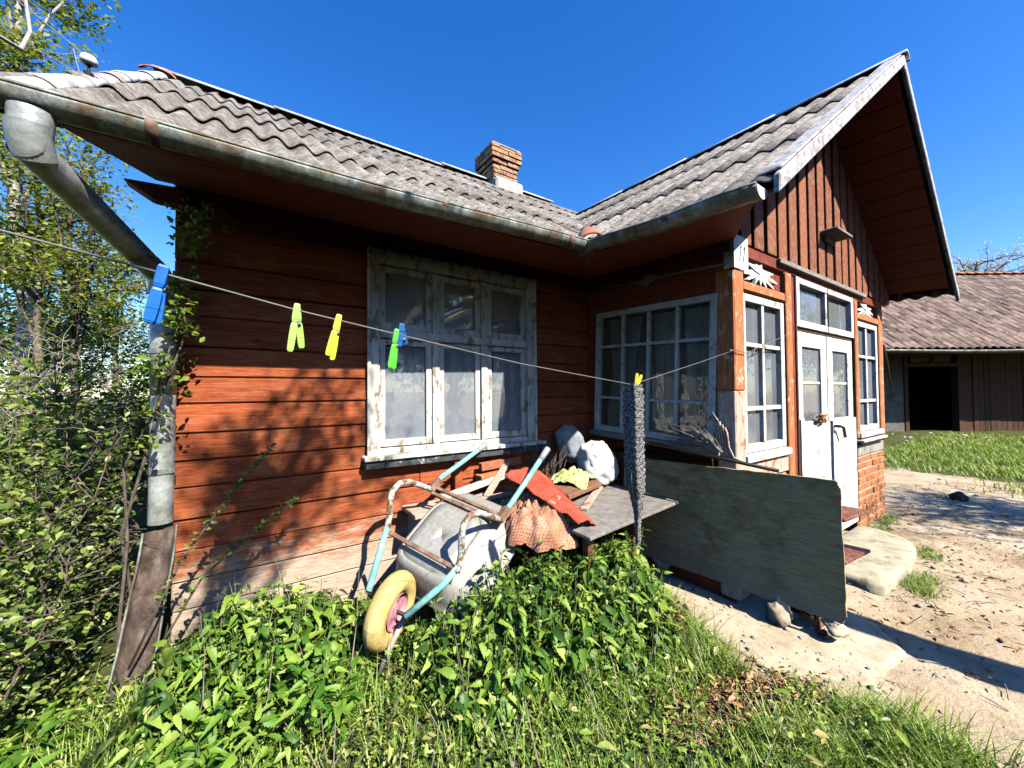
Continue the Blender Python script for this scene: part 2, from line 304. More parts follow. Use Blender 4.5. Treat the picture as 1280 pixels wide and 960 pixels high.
def empty(name, loc, label, cat, group=None):
    o = bpy.data.objects.new(name, None); COL.objects.link(o); o.location = tuple(map(float, loc)); o.empty_display_size = .1
    return tag(o, label, cat, group)
def top(o, label, cat, group=None):
    """a top-level single mesh gets its origin at its base"""
    me = o.data; n = len(me.vertices); a = np.empty(n*3); me.vertices.foreach_get('co', a); a = a.reshape(-1, 3)
    c = (a.min(0)+a.max(0))/2; c[2] = a[:, 2].min(); me.vertices.foreach_set('co', (a-c).ravel()); o.location = tuple(c); me.update()
    return tag(o, label, cat, group)
def npmesh(name, verts, faces_list, mat, parent=None, smooth=False):
    """faces_list: list of int arrays (n,k)"""
    off = V3(0, 0, 0); q = parent
    while q is not None: off = off+V3(q.location); q = q.parent
    me = bpy.data.meshes.new(name); verts = np.asarray(verts)-off
    me.vertices.add(len(verts)); me.vertices.foreach_set('co', verts.astype(np.float32).ravel())
    loops = np.concatenate([f.ravel() for f in faces_list]); tot = np.concatenate([np.full(len(f), f.shape[1]) for f in faces_list])
    me.loops.add(len(loops)); me.loops.foreach_set('vertex_index', loops.astype(np.int32))
    me.polygons.add(len(tot)); me.polygons.foreach_set('loop_start', np.concatenate([[0], np.cumsum(tot)[:-1]]).astype(np.int32))
    me.update(calc_edges=True); me.validate()
    if smooth: me.polygons.foreach_set('use_smooth', np.ones(len(tot), bool))
    me.materials.append(mat)
    o = bpy.data.objects.new(name, me); COL.objects.link(o)
    if parent is not None: o.parent = parent
    return o
# leaf templates: verts (across, along, up) and faces
def T_serr(w=.5, fold=.18, droop=.22):
    rows = [(.0, .0), (.07, .5), (.17, .92), (.22, .78), (.33, 1.0), (.39, .80), (.50, .86), (.56, .64), (.67, .62), (.73, .42), (.83, .36), (1., 0.)]
    v = []; q = []; t = []
    for y, k in rows:
        zz = -droop*y*y
        if k == 0: v.append((0, y, zz))
        else: v += [(-w*k/2, y-.03, zz+fold*k*w), (0, y, zz), (w*k/2, y-.03, zz+fold*k*w)]
    n = len(rows)-2; t += [(0, 2, 1), (0, 3, 2)]
    for r in range(n-1):
        a = 1+3*r; q += [(a, a+1, a+4, a+3), (a+1, a+2, a+5, a+4)]
    a = 1+3*(n-1); t += [(a, a+1, 3*n+1), (a+1, a+2, 3*n+1)]
    return np.array(v), [np.array(q), np.array(t)]
def T_oval(w=.55, fold=.15, droop=.12):
    v = [(0, 0, 0), (-w/2, .45, fold*w-droop*.2), (0, .5, -droop*.25), (w/2, .45, fold*w-droop*.2), (-w*.33, .8, fold*w*.6-droop*.6), (0, 1, -droop), (w*.33, .8, fold*w*.6-droop*.6)]
    return np.array(v), [np.array([(1, 2, 5, 4), (2, 3, 6, 5)]), np.array([(0, 2, 1), (0, 3, 2)])]
def T_blade(bend=.45):
    v = []
    for y, k in ((0, 1), (.4, .85), (.75, .5)): v += [(-.5*k, y, -bend*y*y), (.5*k, y, -bend*y*y)]
    v.append((0, 1, -bend)); return np.array(v), [np.array([(0, 1, 3, 2), (2, 3, 5, 4)]), np.array([(4, 5, 6)])]
def leaves(name, P, D, U, L, Wd, tmpl, mat, parent=None):
    P = np.asarray(P, float); D = np.asarray(D, float); U = np.asarray(U, float); n = len(P)
    D = D/(np.linalg.norm(D, axis=1, keepdims=True)+1e-9); X = np.cross(D, U); X /= (np.linalg.norm(X, axis=1, keepdims=True)+1e-9); Z = np.cross(X, D)
    tv, tf = tmpl; L = np.broadcast_to(L, (n,))[:, None, None]; Wd = np.broadcast_to(Wd, (n,))[:, None, None]
    v = P[:, None]+X[:, None]*tv[None, :, 0:1]*Wd*L+D[:, None]*tv[None, :, 1:2]*L+Z[:, None]*tv[None, :, 2:3]*L
    o = (np.arange(n)*len(tv))[:, None, None]
    return npmesh(name, v.reshape(-1, 3), [(f[None]+o).reshape(-1, f.shape[1]) for f in tf], mat, parent)

# ------------------------------------------------------------------ ground
def bnd(y):      # edge of the greenery (x) for a given y: the bare yard lies on its right
    return np.interp(y, [-9, -4, -2.6, -2.3, -2.1, -1.75, -1.45, -1.1, -.6, -.2, .2], [2.2, .9, -.30, -.52, -.45, -.62, -.52, -.44, -.36, -.2, -.1])
def gz(x, y):
    x = np.asarray(x, float); y = np.asarray(y, float)
    h = .05+.10*np.exp(-(np.clip(y, -9, 0)/.9)**2)*(x < -.2)
    h = h+.010*np.sin(1.9*x+2.2*y)*np.sin(4.1*x-1.3*y)*(x > -.3)+.012*np.sin(3.1*x+1.3*y)*np.sin(2.3*y-.7*x)+.008*np.sin(9*x)*np.sin(8*y+1.)
    far = np.clip((np.hypot(x, y)-14)/80, 0, 1); return h*(1-far)+far*(-.1)
xs = np.unique(np.concatenate([-np.geomspace(3.9, 400, 26)[::-1], np.arange(-3.9, 4.6, .06), np.arange(4.6, 16, .25), np.geomspace(16, 400, 22)]))
ys = np.unique(np.concatenate([-np.geomspace(4.2, 400, 26)[::-1], np.arange(-4.2, .5, .06), np.arange(.5, 9, .4), np.geomspace(9, 400, 22)]))
XX, YY = np.meshgrid(xs, ys, indexing='ij'); ZZ = gz(XX, YY)
near = (np.abs(XX) < 6) & (YY < .6) & (YY > -5); ZZ = ZZ+near*NR.normal(0, .0045, XX.shape)
nx, ny = XX.shape; idx = np.arange(nx*ny).reshape(nx, ny)
q = np.stack([idx[:-1, :-1], idx[1:, :-1], idx[1:, 1:], idx[:-1, 1:]], -1).reshape(-1, 4)
g = npmesh('ground', np.stack([XX, YY, ZZ], -1).reshape(-1, 3), [q], M['ground'], smooth=True); g['kind'] = 'structure'
gr = np.clip((bnd(YY)-XX)/.22+.5, 0, 1); yard = (XX > 6.4+.35*np.sin(YY*2)) | (YY > .5); yard2 = np.clip((XX-6.2)/1.6, 0, 1)
gr = np.maximum(gr, np.maximum(yard2, (YY > .6)*1.))
gr = np.where((YY < -3.2) & (XX > -1), .15, gr)
at = g.data.attributes.new('green', 'FLOAT', 'POINT'); at.data.foreach_set('value', gr.ravel().astype(np.float32))

def slab(name, poly, z1, mat, jit=.02, sub=5, zj=.003):
    """ragged slab with a worn rim"""
    pts = []
    for i in range(len(poly)):
        a, b = V3(poly[i]), V3(poly[(i+1) % len(poly)])
        for k in range(sub): pts.append(a+(b-a)*k/sub+V3(R.uniform(-jit, jit), R.uniform(-jit, jit)))
    c = sum(pts)/len(pts); mb = MB(); n = len(pts); vs = []
    for sc, z in ((1.0, -.2), (1.0, -.03), (.985, -.006), (.95, 0), (.6, .004), (.25, .002)):
        for p in pts:
            e = c+(p-c)*sc; vs.append((e[0], e[1], z1+z+R.uniform(-zj, zj)))
    vs.append((c[0], c[1], z1))
    fs = [(r*n+i, r*n+(i+1) % n, (r+1)*n+(i+1) % n, (r+1)*n+i) for r in range(5) for i in range(n)]+[(5*n+i, 5*n+(i+1) % n, 6*n) for i in range(n)]
    mb.add(vs, fs); return mb.build(name, mat, smooth=True)
o = slab('path', [(-.02, -.15), (-.34, -.35), (-.36, -.9), (-.46, -1.4), (-.5, -1.75), (-.22, -2.1), (.25, -2.12), (.5, -1.95), (.55, -1.4), (.1, -1.3)],  .072, M['conc'], .022, 5)
o['kind'] = 'structure'
o = slab('doorstep', [(.98, -1.38), (2.42, -1.38), (2.42, -1.52), (2.36, -1.67), (2.24, -1.78), (2.06, -1.855), (1.85, -1.89), (1.2, -1.90), (.96, -1.88)], .135, M['step'], .004, 5, .0008)
top(o, 'pale concrete doorstep slab with a rounded corner below the double door', 'doorstep')

# ------------------------------------------------------------------ cottage
H = empty('cottage', (0, 0, .05), 'old red plank cottage with corrugated roof, gabled porch and peeling white windows', 'house')
FM = (V3(0, 0, 0), V3(1, 0, 0), V3(0, 0, 1), V3(0, -1, 0))
PY = -1.36
FP = (V3(0, PY, 0), V3(1, 0, 0), V3(0, 0, 1), V3(0, -1, 0))
th = .041; cs, sn = math.cos(th), math.sin(th)
FS0 = (V3(0, 0, 0), V3(0, -1, 0), V3(0, 0, 1), V3(-1, 0, 0))
FB = (V3(0, -.69, 1.666), V3(0, -cs, -sn), V3(0, -sn, cs), V3(-1, 0, 0))
WA = (-2.06, -.667, 1.075, 2.46)
mb = MB(); z = .06; i = 0
while z < 2.72:
    h = .158+R.uniform(-.016, .016); z1 = z+h-R.uniform(.002, .007)
    segs = [(-3.05, 3.6)]
    if z1 > WA[2]+.02 and z < WA[3]-.02: segs = [(-3.05, WA[0]+.03), (WA[1]-.03, 3.6)]
    for a, b in segs:
        cuts = [a]
        if b-a > 3 and R.random() < .7: cuts.append(a+R.uniform(1.0, 2.2))
        cuts.append(b)
        for c0, c1 in zip(cuts[:-1], cuts[1:]):
            d = R.uniform(-.005, .004); t = R.uniform(.004, .011)
            n = 8; zz = [R.uniform(-.0035, .0035) for _ in range(n+1)]
            c1_ = c1-.003
            for k in range(1):
                mb.hexa([(c0, -t+d, z), (c1_, -t+d, z+zz[0]), (c1_, .06, z), (c0, .06, z), (c0, d+.002, z1+zz[1]), (c1_, d+.002, z1), (c1_, .06, z1), (c0, .06, z1)])
    z += h; i += 1
mb.build('plank_wall', M['wall'], H, bevel=.006)
mb = MB()   # hidden shell: gable ends, back, ceiling, floor
mb.box(-3.05, -2.98, .062, 5.2, 0, 2.75).box(3.6, 3.67, 0, 5.2, 0, 2.75).box(-3.05, 3.67, 5.2, 5.27, 0, 2.75).box(-2.97, 3.59, .07, 5.19, .4, .44)
mb.build('rear_wall', M['redtrim'], H)
mb = MB(); mb.box(-2.97, 3.59, .07, 5.19, 2.62, 2.66).box(-2.97, 3.59, 1.9, 1.95, .45, 2.61); mb.build('inner_wall', M['room'], H)
mb = MB(); mb.box(-3.06, 0.0, -.035, 1.0, -.1, .1); mb.build('footing', M['plaster'], H, bevel=.02)
# gable triangle at the left end
mb = MB(); FG = (V3(-3.04, 0, 0), V3(0, 1, 0), V3(0, 0, 1), V3(-1, 0, 0)); mb.prism(FG, [(0, 2.7), (5.2, 2.7), (2.6, 4.85)], -.03, .0); mb.build('end_gable', M['redtrim'], H)

# ---- corrugated roofs
rz = lambda y, x=-3.5: 2.487+.70*(y+.70)+.012*(x+3.5)
SH = lambda y: .041*(y+1.36)
yvL = lambda x: (2.53+.7225*(x+.66)+.056-2.487-.49-.012*(x+3.5))/.659
zL = lambda x, y: 2.53+.7225*(x+.66)+SH(y)
zR = lambda x, y: 4.235-.755*(x-1.70)+SH(y)
yvR = lambda x: (4.235-.755*(x-1.70)+.056-2.487-.49-.012*(x+3.5))/.659
PITCH, AMP = .152, .022
def sheet(mb, s0, s1, t0, t1, P, N, lift, tilt, AMP=AMP):
    """P(s,t) point on plane: s across the waves, t up the slope"""
    n = max(4, int((s1-s0)/PITCH*10)); ts = [t0, t0, t0+(t1-t0)*.33, t0+(t1-t0)*.66, t1]
    vs = []
    for i in range(n+1):
        s = s0+(s1-s0)*i/n
        wv = AMP*math.cos(2*math.pi*s/PITCH)+tilt*(s-s0)
        for j, t in enumerate(ts):
            l = lift*(1-(t-t0)/(t1-t0))
            vs.append(P(s, t)+N*(wv+l-(.010 if j == 0 else 0)))
    m = len(ts); fs = [(i*m+j, (i+1)*m+j, (i+1)*m+j+1, i*m+j+1) for i in range(n) for j in range(m-1)]
    mb.add(vs, fs)
mb = MB(); Nm = unit(V3(0, -.70, 1))
rows = [(-.72, .28), (.2, 1.18), (1.1, 2.05), (1.97, 2.6)]
for r, (ya, yb) in enumerate(rows):
    x = -3.50
    while x < 4.0:
        x1 = min(x+1.064, 4.0)
        def P(s, t):
            y = t
            if s > -.66: y = max(t, (yvL(s) if s < 1.72 else yvR(s))-.06)
            return V3(s, y, rz(y, s))
        sheet(mb, x, x1+.05, ya+R.uniform(-.015, .015), yb, P, Nm, .018+R.uniform(0, .008), R.uniform(-.006, .006))
        x = x1
sb_ = MB(); sb_.add([(-3.44, -.66, rz(-.66)-.045), (-.72, -.66, rz(-.66, -.72)-.045), (-.72, 2.55, rz(2.55, -.72)-.045), (-3.44, 2.55, rz(2.55)-.045)], [(0, 1, 2, 3)]); sb_.build('sheathing', M['darkwood'], H, solid=.02)
def P2(s, t): return V3(s, 5.2-t+.0, rz(t))
mb.grid(lambda a, b: V3(-3.5+7.5*a, 2.6+3.3*b, rz(2.6)-.706*3.3*b), 1, 1)
roof = mb.build('roof', M['roof'], H, smooth=True, solid=.006)
mb = MB(); Nl = unit(V3(-.731, 0, 1))
for xa, xb in ((-.70, .16), (.10, .96), (.90, 1.72)):
    y = -1.90
    while y < yvL(xb):
        y1 = y+1.064
        def P(s, t):
            yy = min(s, yvL(t)+.03); return V3(t, yy, zL(t, yy))
        if y < yvL(xb): sheet(mb, y, min(y1+.05, yvL(xb)+.04), xa+R.uniform(-.012, .012), xb, P, Nl, .014+R.uniform(0, .006), R.uniform(-.006, .006), .013)
        y = y1
Nr = unit(V3(.78, 0, 1))
for xa, xb in ((3.88, 3.1), (3.2, 2.4), (2.5, 1.72)):
    y = -1.90
    while y < yvR(xb):
        y1 = y+1.064
        def P(s, t):
            yy = min(s, yvR(t)+.03); return V3(t, yy, zR(t, yy))
        sheet(mb, y, min(y1+.05, yvR(xb)+.04), xa, xb, P, Nr, .018, R.uniform(-.006, .006))
        y = y1
proof = mb.build('porch_roof', M['roof'], H, smooth=True, solid=.006)
# ridge caps, made of overlapping lengths
def capline(name, pts, rad, mat, parent, seg=.42, sag=.0, col2=None):
    mb = MB(); a, b = V3(pts[0]), V3(pts[1]); L = np.linalg.norm(b-a); n = int(L/seg); d = unit(b-a)
    sd = unit(np.cross(d, V3(0, 0, 1))); u = np.cross(sd, d)
    for i in range(n):
        p0 = a+d*(L*i/n-.03); p1 = a+d*(L*(i+1)/n); r0 = rad*1.12; r1 = rad*.95; jz = R.uniform(-.008, .008)
        def f(s, t):
            ang = math.pi*(.06+.88*t); r = r0+(r1-r0)*s
            return p0+(p1-p0)*s+sd*r*math.cos(ang)+u*(r*.75*math.sin(ang)+jz-.02)
        mb.grid(f, 1, 8)
    return mb.build(name, mat, parent, smooth=True, solid=.012)
capline('ridge_cap', [(-3.52, 2.6, rz(2.6)+.02), (1.75, 2.6, rz(2.6, 1.75)+.02)], .085, M['ridge'], roof, .9)
capline('ridge_cap', [(1.70, -1.925, 4.225), (1.70, 1.9, 4.225+.041*3.8)], .065, M['ridge'], proof, .9)
capline('verge_cap', [(-3.475, -.70, rz(-.70)+.005), (-3.475, 2.6, rz(2.6)+.03)], .055, M['ridge'], roof, .3)
mb = MB(); mb.grid(lambda a, b: V3(-3.50+.14*math.cos(math.pi*b), 2.46+.3*a, rz(2.46+.3*a)+.03+.06*math.sin(math.pi*b)), 1, 8); mb.build('apex_tile', M['terracotta'], roof, True, solid=.012)
mb = MB()   # broken clay tile and flashing where the two eaves meet
a, b = V3(-.72, -.78, 2.53), V3(-.30, -.30, 2.86); d = unit(b-a); sd = unit(np.cross(d, V3(0, 0, 1))); u = np.cross(sd, d)
mb.grid(lambda s, t: a+(b-a)*s*.62+sd*(.105-.02*s)*math.cos(math.pi*t)+u*(.095*math.sin(math.pi*t)-.01), 3, 10)
mb.build('valley_tile', M['terracotta'], roof, True, solid=.014)
# soffits
mb = MB()
mb.add([(-3.29, -.70, 2.465), (-.70, -.70, 2.50), (-.02, -.02, 2.60), (-3.125, -.02, 2.625)], [(0, 1, 2, 3)])
mb.add([(-3.29, -.70, 2.465), (-3.125, -.02, 2.625), (-3.125, -.02, 2.88), (-3.29, -.70, 2.468)], [(0, 1, 2, 3)])
mb.add([(-.68, -.70, 2.50), (-.66, -1.82, 2.455), (-.02, -1.40, 2.535), (-.02, -.02, 2.60)], [(0, 1, 2, 3)])
mb.build('soffit', M['redtrim'], H, solid=.02)
mb = MB()  # boarded undersides of the porch overhang
for k in range(12):
    x0, x1 = 1.74+k*.18, 1.74+k*.18+.172
    if x1 > 3.85: break
    mb.add([(x0, -1.88, zR(x0, -1.88)-.06), (x1, -1.88, zR(x1, -1.88)-.06), (x1, -1.3, zR(x1, -1.3)-.06), (x0, -1.3, zR(x0, -1.3)-.06)], [(0, 1, 2, 3)])
for k in range(13):
    x0, x1 = 1.70-k*.18, 1.70-k*.18-.172
    mb.add([(x0, -1.88, zL(x0, -1.88)-.06), (x1, -1.88, zL(x1, -1.88)-.06), (x1, -1.3, zL(x1, -1.3)-.06), (x0, -1.3, zL(x0, -1.3)-.06)], [(0, 1, 2, 3)])
mb.build('gable_soffit', M['redtrim'], H, solid=.014)
mb = MB(); mb.prism((V3(0, 0, 0), V3(1, 0, 0), V3(0, 0, 1), V3(0, -1, 0)), [(-3.25, 2.585), (-3.14, 2.515), (-3.0, 2.51), (-3.0, 2.60)], -.06, .04); mb.build('wall_plate', M['redtrim'], H, bevel=.01)
# barge boards
def barge(x0, x1, zf, side):
    mb = MB(); y0, y1 = -1.935, -1.905
    for (d0, d1, ya, yb) in ((.03, -.062, y0, y1),):
        mb.hexa([(x0, ya, zf(x0, -1.9)+d1), (x1, ya, zf(x1, -1.9)+d1), (x1, yb, zf(x1, -1.9)+d1), (x0, yb, zf(x0, -1.9)+d1),
                 (x0, ya, zf(x0, -1.9)+d0), (x1, ya, zf(x1, -1.9)+d0), (x1, yb, zf(x1, -1.9)+d0), (x0, yb, zf(x0, -1.9)+d0)])
    mb.build('barge_board', M['trim'], H, bevel=.006)
barge(-.70, 1.72, zL, 0); barge(1.722, 3.9, zR, 1)
mb = MB()  # flat trim on top of the left verge
mb.hexa([(x, y, zL(x, y)+d) for d in (.033, .052) for x, y in ((-.66, -1.93), (1.69, -1.93), (1.69, -1.82), (-.66, -1.82))]); mb.build('verge_board', M['trim'], H, bevel=.006)
# gable boards
mb = MB(); x = -.52
while x < 3.78:
    x1 = x+.192
    def tz(q): return (zL(q, -1.36) if q < 1.72 else zR(q, -1.36))-.075
    zb = 2.53+R.uniform(-.004, .004)
    x1 = x+.142; poly = [(x, zb), (x1, zb), (x1, max(zb+.01, tz(x1)))]
    if x < 1.72 < x1: poly.append((1.72, tz(1.72)))
    poly.append((x, max(zb+.01, tz(x))))
    if tz(x) > zb and tz(x1) > zb:
        d = R.uniform(-.004, .006); mb.prism(FP, poly, -.01, .026+d)
    x += .205
gb = mb.build('gable_wall', M['gable'], H, bevel=.004)
mb = MB(); mb.prism(FP, [(-.6, 2.53), (3.8, 2.53), (1.72, 4.2)], -.04, -.012); mb.build('gable_backing', M['darkwood'], H)
mb = MB(); mb.lbox(FP, -.03, 3.45, 2.44, 2.525, -.06, .02); mb.build('gable_beam', M['redtrim'], H, bevel=.006)
mb = MB(); mb.lbox(FP, .66, 2.75, 2.478, 2.522, .022, .055); mb.build('drip_board', M['greywood'], H, bevel=.006)
mb = MB(); mb.lbox(FP, 1.55, 1.93, 2.915, 2.94, .03, .16).lbox(FP, 1.62, 1.86, 2.86, 2.914, .03, .05); mb.build('bracket_shelf', M['greywood'], H, bevel=.004)

# ---- gutters
def gutter(name, a, b, r, mat, parent, ends=True, back=V3(0, 1, 0)):
    mb = MB(); a, b = V3(a), V3(b); d = unit(b-a); sd = unit(back-d*(back@d)); u = V3(0, 0, 1)
    n = 14
    def f(s, t):
        ang = math.pi*(1+t); p = a+(b-a)*s
        return p+sd*r*math.cos(ang)*-1*-1+u*r*math.sin(ang)+u*.006*math.sin(s*9)
    mb.grid(f, n, 12)
    o = mb.build(name, mat, parent, True, solid=.006)
    rim = MB(); rim.tube([a-sd*r+(b-a)*t+u*.006*math.sin(t*9) for t in np.linspace(0, 1, 9)], .007, 6); rim.build('gutter_rim', mat, o, True)
    if ends:
        for p in (a, b):
            e = MB(); e.add([p+d*.001]+[p+d*.001+sd*r*math.cos(q)+u*r*math.sin(q) for q in np.linspace(math.pi, 2*math.pi, 13)], [(0, k, k+1) for k in range(1, 13)])
            e.build('gutter_end', M['ridge'], o, solid=.004)
    return o
gm = gutter('gutter', (-3.75, -.76, 2.482), (-.70, -.76, 2.535), .057, M['zincdark'], H)
gp = gutter('gutter', (-.755, -.70, 2.532), (-.735, -1.87, 2.455), .058, M['zincdark'], H, True, V3(1, 0, 0))
def strap(p, sd, r, parent):
    mb = MB(); mb.grid(lambda s, t: V3(p)+sd[1]*(-.018+.036*s)+sd[0]*r*math.cos(math.pi*(1+t))+V3(0, 0, r*math.sin(math.pi*(1+t))), 1, 10); mb.build('gutter_strap', M['rust'], parent, True, solid=.005)
for x in (-3.02, -1.86, -.95): strap((x, -.76, 2.486+.0172*(x+3.75)), (V3(0, 1, 0), V3(1, 0, 0)), .061, gm)
for y in (-.85, -1.4): strap((-.742, y, 2.535-.066*(-y-.7)), (V3(1, 0, 0), V3(0, 1, 0)), .063, gp)
# ---- downpipe
mb = MB(); r = .0515
mb.tube([(-3.322, -.76, 2.44), (-3.324, -.76, 2.372)], [.055, .052], 24, cap=False)
mb.tube([(-3.3265, -.772, 2.398), (-3.326, -.758, 2.35), (-3.321, -.727, 2.298)], [.053, .0535, .053], 24, cap=False)
mb.tube([(-3.332, -.763, 2.328), (-3.115, -.115, 2.125)], r, 24, cap=False)
mb.tube([(-3.13, -.15, 2.14), (-3.105, -.10, 2.118), (-3.09, -.083, 2.08), (-3.085, -.08, 2.02)], r*1.04, 20)
mb.tube([(-3.085, -.08, 2.06), (-3.078, -.08, 1.5)], r, 18); mb.tube([(-3.077, -.08, 1.53), (-3.083, -.08, .86)], r*.97, 18, cap=False)
dp = mb.build('downpipe', M['zinc'], H, True)
for zz in (1.72, 1.12): mb = MB(); mb.tube([(-3.08, -.08, zz-.012), (-3.08, -.08, zz+.012)], r*1.1, 16).box(-3.09, -3.04, -.09, -.0, zz-.01, zz+.01); mb.build('pipe_clip', M['zincdark'], dp)

# ---- chimney
mb = MB(); cx, cy = .62, 2.58
zc = 4.55; row = 0
while zc < 5.33:
    hw = .225+(.03 if 5.02 < zc < 5.12 else 0)+(.055 if 5.12 <= zc else 0)
    for sx in range(4):
        ax = [V3(1, 0, 0), V3(0, 1, 0), V3(-1, 0, 0), V3(0, -1, 0)][sx]; tn = [V3(0, 1, 0), V3(-1, 0, 0), V3(0, -1, 0), V3(1, 0, 0)][sx]
        k0 = -hw
        for L in ((.24, .21) if row % 2 else (.12, .24, .09)):
            L = L*(2*hw)/.45; c = V3(cx, cy, zc+.034)+ax*(hw-.055+R.uniform(-.008, .008))+tn*(k0+L/2)
            mb.obox(c, (ax, tn, V3(0, 0, 1)), (.055+R.uniform(-.006, .004), L/2-.004, .0335)); k0 += L
    zc += .074; row += 1
ch = mb.build('chimney', M['chimbrick'], roof, bevel=.008)
mb = MB(); mb.box(cx-.213, cx+.213, cy-.213, cy+.213, 4.5, 5.3).box(cx-.27, cx+.25, cy-.28, cy+.26, 5.335, 5.365); mb.build('chimney_cap', M['mortar'], H, bevel=.01)
mb = MB(); mb.box(cx-.255, cx+.255, cy-.36, cy+.255, 4.55, 4.80); mb.build('chimney_flaunching', M['mortar'], H, bevel=.03)

# ---- windows
def curtain(F, u0, u1, v0, v1, n, amp, waves, mat, parent, name='curtain', gather=0., ph=0.):
    O, U, W, N = F; mb = MB()
    def f(s, t):
        q = math.sin(s*waves*2*math.pi+ph+.6*math.sin(t*3))
        uu = u0+(u1-u0)*(.5+(s-.5)*(1-gather*math.sin(math.pi*min(1, (1-t)*1.1))**2))
        return O+U*uu+W*(v0+(v1-v0)*t)+N*(n+amp*q*(1.1-.3*t))
    mb.grid(f, max(10, int(waves*10)), 6); return mb.build(name, mat, parent, True)
def window(F, u0, u1, v0, v1, cols, rowf, fw_, bw, mat, glass, n0=-.03, n1=.02, sash=None, name='window'):
    """frame with glazing bars; rowf: heights bottom to top as fractions"""
    mb = MB(); J = lambda: R.uniform(-.0025, .0025)
    mb.lbox(F, u0, u0+fw_, v0, v1, n0, n1).lbox(F, u1-fw_, u1, v0, v1, n0, n1).lbox(F, u0+fw_, u1-fw_, v0, v0+fw_, n0, n1-.002).lbox(F, u0+fw_, u1-fw_, v1-fw_, v1, n0, n1-.002)
    a, b, c, d = u0+fw_, u1-fw_, v0+fw_, v1-fw_
    for i in range(1, cols):
        u = a+(b-a)*i/cols+J(); mb.lbox(F, u-bw/2, u+bw/2, c, d, n0+.006, n1-.008)
    vv = c
    for k in rowf[:-1]:
        vv += (d-c)*k; mb.lbox(F, a, b, vv-bw/2, vv+bw/2, n0+.008, n1-.011)
    w_ = mb.build(name, mat, H, bevel=.004)
    g_ = MB(); O, U, W, N = F; n = (n0+n1)/2-.008
    g_.add([O+U*p+W*q_+N*n for p, q_ in ((a, c), (b, c), (b, d), (a, d))], [(0, 1, 2, 3)]); g_.build('pane', glass, w_)
    return w_
# main window A: casing, 3 upper and 3 lower sashes
u0, u1, v0, v1 = WA
mb = MB(); cw = .075
mb.lbox(FM, u0, u0+cw, v0, v1-.005, -.06, .03).lbox(FM, u1-cw, u1, v0, v1-.005, -.06, .03).lbox(FM, u0-.005, u1+.005, v1-cw, v1, -.06, .034).lbox(FM, u0+cw, u1-cw, v0, v0+.05, -.06, .012)
mb.lbox(FM, u0-.012, u0+.012, v0, v1, .03, .046).lbox(FM, u1-.012, u1+.012, v0, v1, .03, .046).lbox(FM, u0-.012, u1+.012, v1-.008, v1+.018, .034, .055)
wa = mb.build('window', M['white'], H, bevel=.005)
a, b = u0+cw, u1-cw; tv = v0+.835
mb = MB(); mb.lbox(FM, a, b, tv-.03, tv+.03, -.05, .016)
for i in (1, 2):
    u = a+(b-a)*i/3; mb.lbox(FM, u-.028, u+.028, v0+.05, v1-cw, -.05, .010)
mb.build('mullion', M['white'], wa, bevel=.005)
for i in range(3):
    for (lo, hi) in ((v0+.055, tv-.032), (tv+.032, v1-cw-.003)):
        s0 = a+(b-a)*i/3+(.031 if i else .003); s1 = a+(b-a)*(i+1)/3-(.031 if i < 2 else .003); f_ = .042
        mb = MB(); d = R.uniform(-.008, .004)
        mb.lbox(FM, s0, s0+f_, lo, hi, -.05, -.006+d).lbox(FM, s1-f_, s1, lo, hi, -.05, -.006+d).lbox(FM, s0+f_, s1-f_, lo, lo+f_*1.2, -.05, -.008+d).lbox(FM, s0+f_, s1-f_, hi-f_, hi, -.05, -.008+d)
        so_ = mb.build('sash', M['white'], wa, bevel=.004)
        gq = MB(); gq.add([(p, .028, q_) for p, q_ in ((s0+f_, lo+f_), (s1-f_, lo+f_), (s1-f_, hi-f_), (s0+f_, hi-f_))], [(0, 1, 2, 3)]); gq.build('pane', M['glassA'], wa)
        # inner winter sash
        mb = MB()
        mb.lbox(FM, s0, s0+.05, lo, hi, -.15, -.11).lbox(FM, s1-.085, s1, lo, hi, -.15, -.11).lbox(FM, s0+.05, s1-.085, lo, lo+.05, -.15, -.112).lbox(FM, s0+.05, s1-.085, hi-.05, hi, -.15, -.112)
        mb.build('inner_sash', M['white2'], wa, bevel=.004)
    curtain(FM, a+(b-a)*(i+.5)/3, a+(b-a)*(i+1.0)/3, v0+.02, v1-.1, -.20, .018, 3, M['curtain'], wa)
curtain(FM, a, a+(b-a)*.5, v1-.5, v1-.06, -.26, .02, 5, M['curtain'], wa, ph=1.)
mb = MB(); mb.lbox(FM, u0, u0+.02, v0, v1, -.3, -.062).lbox(FM, u1-.02, u1, v0, v1, -.3, -.062).lbox(FM, u0, u1, v0-.03, v0+.02, -.3, -.062).lbox(FM, u0, u1, v1-.02, v1, -.3, -.062); mb.build('window_reveal', M['white2'], wa)
mb = MB(); mb.lbox(FM, u0-.04, u1+.065, v0-.02, v0+.012, -.06, .105); sl_ = mb.build('sill', M['white'], wa, bevel=.006)
mb = MB(); mb.lbox(FM, u0-.03, u1+.07, v0-.075, v0-.023, -.0, .085); mb.build('sill_board', pmat('blackened_sill_paint', (.02, .022, .025), (.05, .055, .06), (.1, .11, .12), 12, wear=(.5, .52, .52), wear_at=.6, wear_scale=18), wa, bevel=.006)
